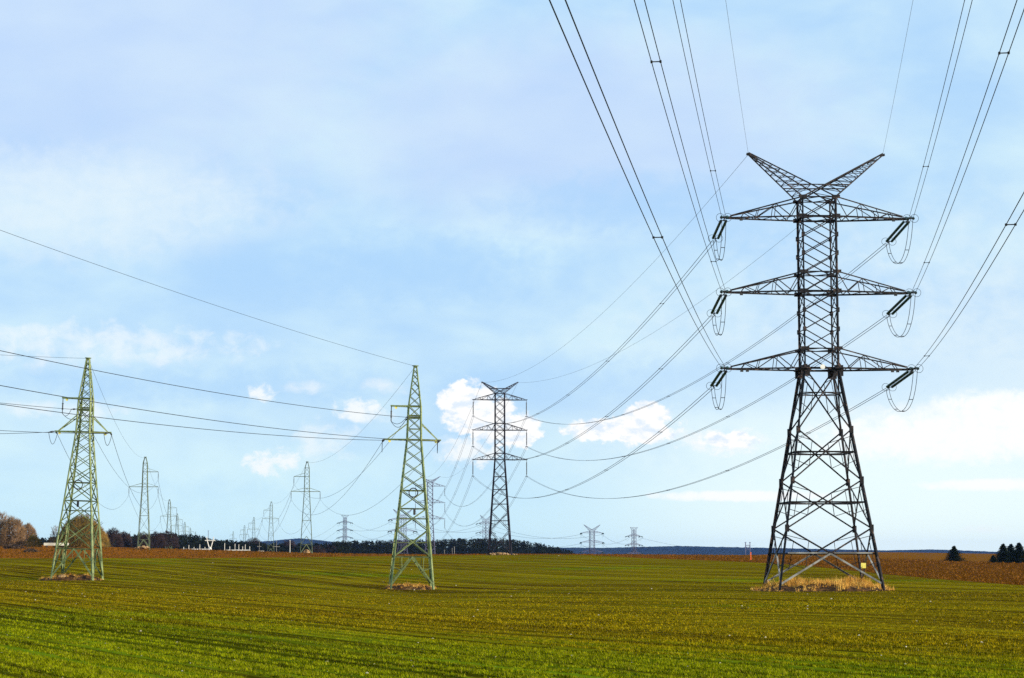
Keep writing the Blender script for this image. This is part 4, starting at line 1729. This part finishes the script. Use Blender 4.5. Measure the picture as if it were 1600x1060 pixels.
def mast(px, y0, y1, D, w, label, mat='white', cross=None):
    p = at(px, y1, D)
    root = empty('substation_mast', p, 0, label, 'mast', 'substation masts')
    h = (y1 - y0) / F * D
    mb = MB(); mb.lathe((0, 0, -1), (0, 0, h), [(0, w), (1, w * .6)], 6)
    mb.build('pole', M[mat], root)
    mb = MB()
    mb.box_bar((-w * 1.6, 0, h), (w * 1.6, 0, h), w)
    if cross:
        mb.box_bar((-cross, 0, h * .6), (cross, 0, h * .6), .25)
    mb.build('cross_piece', M[mat], root)


mast(453, 845, 867, 1000, .2, 'white mast standing left of the first right slim pylon')
mast(432, 846, 867, 1010, .14, 'thin pale mast with a short crossbar right of the second right slim pylon', 'pale_steel', 1.6)
mast(405, 847, 865, 1010, .13, 'thin pale mast between the second and third right slim pylons', 'pale_steel', 1.0)
mast(325, 830, 862, 1500, .3, 'tall grey mast rising behind the V-shaped frame', 'far_steel')
mast(710, 855, 868.5, 1300, .25, 'taller pale pole in front of the pine wood left of the slim dark pylon', 'pale_steel')
mast(706.5, 857, 868.5, 1300, .18, 'shorter pale pole beside the taller one in front of the pine wood', 'pale_steel')
mast(694.5, 860, 868.5, 1300, .22, 'lone short pale pole in front of the pine wood right of the middle green pylon', 'pale_steel')


def cabinet(px, y, D, w, h, label):
    p = at(px, y, D)
    root = empty('equipment_cabinet', p, 0, label, 'cabinet')
    mb = MB(); mb.box((0, 0, h / 2 - .5), w, 1.5, h + 1)
    mb.build('body', M['white'], root)
    mb = MB(); mb.box((0, 0, h + .06), w * 1.12, 1.75, .12)
    mb.build('roof', M['concrete'], root)


cabinet(408, 866, 1000, 2.4, 1.5, 'small white equipment cabinet left of the second right slim pylon')


# rubble heaps at the feet of the slim pylons
def rubble(loc, w, h, label, seed, mat='wood_mix'):
    R = random.Random(seed)
    mb = MB()
    for k in range(60):
        x, y = R.gauss(0, w * .3), R.gauss(0, w * .2)
        r = R.uniform(.12, .35)
        c = Vector((x, y, max(0, h * (1 - abs(x) / w)) * R.random()))
        rings = []
        for f, rr in ((-.8, .5), (-.2, 1), (.4, .8), (.8, .3)):
            rings.append([c + Vector((math.cos(i * 1.257) * r * rr * R.uniform(.7, 1.3), math.sin(i * 1.257) * r * rr, f * r)) for i in range(5)])
        mb.quadring(rings)
    o = mb.build('rubble_heap', M[mat])
    o.location = loc
    tag(o, label, 'rubble', 'rubble heaps at the pylon feet')


q = at(224, 857, 586); rubble(q, 2.6, .7, 'heap of pale rubble at the foot of the first left slim pylon', 3)
q = at(479, 864, 586); rubble(q, 1.8, .9, 'heap of pale rubble at the foot of the first right slim pylon', 4)
q = at(782, 867, 536); rubble(q, 5.5, .5, 'low line of pale rubble at the foot of the slim dark pylon', 5)
q = at(98, 900, 248.5); q.z = terrain(q.x, q.y) + .25; rubble(q, .55, .25, 'pale stones on the dug soil at the rear leg of the left green pylon', 6, 'wood_mix')


# ----------------------------------------------------------------- haze
def haze():
    mb = MB()
    x, y0, y1, z0, z1 = 9000, -400, 14500, -32, 110
    mb.v = [(-x, y0, z0), (x, y0, z0), (x, y1, z0), (-x, y1, z0), (-x, y0, z1), (x, y0, z1), (x, y1, z1), (-x, y1, z1)]
    mb.f = [(0, 3, 2, 1), (4, 5, 6, 7), (0, 1, 5, 4), (1, 2, 6, 5), (2, 3, 7, 6), (3, 0, 4, 7)]
    m = bpy.data.materials.new('thin_air_haze')
    m.use_nodes = True
    nt = m.node_tree
    nt.nodes.remove(nt.nodes['Principled BSDF'])
    v = nt.nodes.new('ShaderNodeVolumePrincipled')
    v.inputs['Color'].default_value = (.22, .42, 1.0, 1)
    v.inputs['Density'].default_value = 2.0e-5
    nt.links.new(v.outputs[0], nt.nodes['Material Output'].inputs['Volume'])
    o = mb.build('haze', m)
    o['kind'] = 'stuff'
    o['label'] = 'thin blue air haze over the far hills'
    o['category'] = 'haze'


haze()

# ----------------------------------------------------------------- sky
SUN_EL, SUN_AZ = 17.0, 124.0
world = bpy.data.worlds.new('World')
scene.world = world
world.use_nodes = True
nt = NT(world.node_tree)
bg = world.node_tree.nodes['Background']
sky = nt.node('ShaderNodeTexSky', sky_type='NISHITA')
sky.sun_disc = False
sky.sun_elevation = math.radians(SUN_EL)
sky.sun_rotation = math.radians(SUN_AZ)
sky.air_density = 1.0
sky.dust_density = .6
tc = nt.node('ShaderNodeTexCoord').outputs['Generated']
sep = nt.node('ShaderNodeSeparateXYZ'); nt.put(sep.inputs[0], tc)
az = nt.math('MULTIPLY', nt.math('ARCTAN2', sep.outputs[0], sep.outputs[1]), 57.2958)
elv = nt.math('MULTIPLY', nt.math('ARCSINE', sep.outputs[2]), 57.2958)
comb = nt.node('ShaderNodeCombineXYZ')
nt.put(comb.inputs[0], az); nt.put(comb.inputs[1], elv)
ae = comb.outputs[0]


def azel(px, py):
    d = at(px, py, 1.0) - Vector((0, 0, EYE))
    d.normalize()
    return math.degrees(math.atan2(d.x, d.y)), math.degrees(math.asin(d.z))


# high veil cloud
veil = nt.noise(nt.mapping(ae, rot=(0, 0, .18), scale=(.11, .22, 1)), 1, 5, .5, .25)
veil2 = nt.noise(nt.mapping(ae, rot=(0, 0, .25), scale=(.30, .62, 1), loc=(5, 2, 0)), 1, 5, .52, .3)
vv = nt.math('ADD', nt.math('MULTIPLY', veil, .65), nt.math('MULTIPLY', veil2, .35))


def blob(px, py, rpx, rpy):
    a, e = azel(px, py)
    ra, re = rpx / F * 57.3, rpy / F * 57.3
    x = nt.math('DIVIDE', nt.math('SUBTRACT', az, a), ra)
    y = nt.math('DIVIDE', nt.math('SUBTRACT', elv, e), re)
    return nt.math('SUBTRACT', 1.0, nt.math('ADD', nt.math('MULTIPLY', x, x), nt.math('MULTIPLY', y, y)))


def field(blobs):
    cur = None
    for b in blobs:
        f = blob(*b)
        cur = f if cur is None else nt.math('MAXIMUM', cur, f)
    return nt.math('MAXIMUM', cur, -3.0)


wob = nt.noise(nt.mapping(ae, scale=(1.5, 1.9, 1)), 1, 7, .6, .3)
wob_s = nt.math('MULTIPLY', nt.math('SUBTRACT', wob, .5), 5.0)
S = 10.2     # the background strength below is .1


def rgb(r, g, b): return (r * S, g * S, b * S, 1)


col = nt.mix(nt.rng(vv, .36, .66), rgb(.46, .71, 1.0), rgb(.69, .905, 1.0))
# lavender towards the upper left, paler towards the lower right
lav = nt.rng(nt.math('ADD', field([(120, 20, 620, 360), (900, 200, 500, 180)]), nt.math('MULTIPLY', wob_s, .15)), -.3, 1.0, 0, .6)
col = nt.mix(lav, col, rgb(.60, .73, 1.0))
pale = nt.rng(nt.math('ADD', field([(1600, 640, 700, 300), (120, 320, 340, 90)]), nt.math('MULTIPLY', wob_s, .35)), -.5, 1.5, 0, .72)
col = nt.mix(pale, col, rgb(.84, .96, 1.0))
deep = nt.rng(nt.math('ADD', field([(620, 420, 360, 70), (980, 320, 260, 60), (300, 600, 460, 40), (1100, 600, 500, 60), (560, 800, 600, 60)]), nt.math('MULTIPLY', wob_s, .4)), -.2, 1.3, 0, .72)
col = nt.mix(deep, col, rgb(.43, .69, 1.0))
low = nt.rng(elv, 4.5, -.5, 0, .85)
col = nt.mix(low, col, rgb(.72, 1.0, 1.04))
right = nt.math('MULTIPLY', nt.rng(elv, 7.0, .5, 0, .8), nt.rng(az, -1.0, 9.0))
col = nt.mix(right, col, rgb(.97, 1.1, 1.08))
# the clear-sky model shows through the veil
col = nt.mix(.06, col, sky.outputs[0])
soft = nt.rng(nt.math('ADD', field([(140, 540, 300, 40), (1130, 690, 90, 22), (580, 650, 60, 14), (600, 605, 40, 16), (480, 605, 50, 14), (510, 690, 60, 40), (1150, 775, 160, 9),
                                    (1560, 755, 110, 10), (1525, 827, 45, 9), (1450, 640, 160, 14), (90, 640, 120, 18), (720, 705, 60, 25)]), nt.math('MULTIPLY', wob_s, .8)), .0, 1.6, 0, .6)
col = nt.mix(soft, col, rgb(.93, .98, 1.0))
puff = nt.noise(nt.mapping(ae, scale=(2.1, 2.6, 1), loc=(1.3, .4, 0)), 1, 8, .62, .25)
puff_s = nt.math('MULTIPLY', nt.math('SUBTRACT', puff, .5), 4.6)
thin = nt.rng(nt.math('ADD', field([(1130, 690, 70, 22), (425, 722, 46, 22), (408, 612, 26, 16), (735, 705, 50, 26), (560, 640, 40, 20)]), puff_s), -.1, 1.1, 0, .9)
col = nt.mix(thin, col, rgb(.95, .99, 1.0))
wide = nt.rng(nt.math('ADD', field([(1490, 682, 230, 44), (1590, 650, 150, 44), (1560, 758, 130, 10), (1160, 775, 150, 9)]), nt.math('MULTIPLY', puff_s, .5)), -.3, .9, 0, .95)
col = nt.mix(wide, col, rgb(1.02, 1.04, 1.04))
fc = nt.math('ADD', field([(736, 640, 54, 46), (716, 622, 34, 30), (770, 660, 50, 40), (812, 672, 40, 32), (985, 672, 84, 26), (1012, 650, 44, 24), (930, 672, 56, 20), (1140, 688, 54, 15)]), nt.math('MULTIPLY', puff_s, .62))
cum = nt.rng(fc, .0, .50)
shade = nt.rng(nt.noise(nt.mapping(ae, scale=(1.6, 2.6, 1), loc=(3, 1.25, 0)), 1, 6, .6), .36, .54)
col = nt.mix(cum, col, nt.mix(shade, rgb(.76, .87, .99), rgb(1.03, 1.03, 1.02)))
nt.put(bg.inputs['Color'], col)
bg.inputs['Strength'].default_value = .1

# ----------------------------------------------------------------- sun
sun = bpy.data.lights.new('sun', 'SUN')
sun.energy = 5.0
sun.angle = math.radians(.55)
sun.color = (1.0, .85, .64)
so = bpy.data.objects.new('sun', sun)
COL.objects.link(so)
ce = math.cos(math.radians(SUN_EL))
sd = Vector((math.sin(math.radians(SUN_AZ)) * ce, math.cos(math.radians(SUN_AZ)) * ce, math.sin(math.radians(SUN_EL))))
so.rotation_euler = sd.to_track_quat('Z', 'Y').to_euler()
so.location = (60, -30, 60)

# ----------------------------------------------------------------- camera
cam = bpy.data.cameras.new('camera')
cam.sensor_width = 36.0
cam.lens = 72.0
cam.clip_start = .1
cam.clip_end = 40000
co = bpy.data.objects.new('camera', cam)
COL.objects.link(co)
co.location = (0, 0, EYE)
co.rotation_euler = (math.pi / 2 + PITCH, 0, 0)
scene.camera = co

scene.view_settings.view_transform = 'Standard'
scene.view_settings.look = 'None'
scene.view_settings.exposure = 0
scene.view_settings.gamma = 1
scene.cycles.volume_bounces = 0
scene.cycles.max_bounces = 6
scene.cycles.use_denoising = False
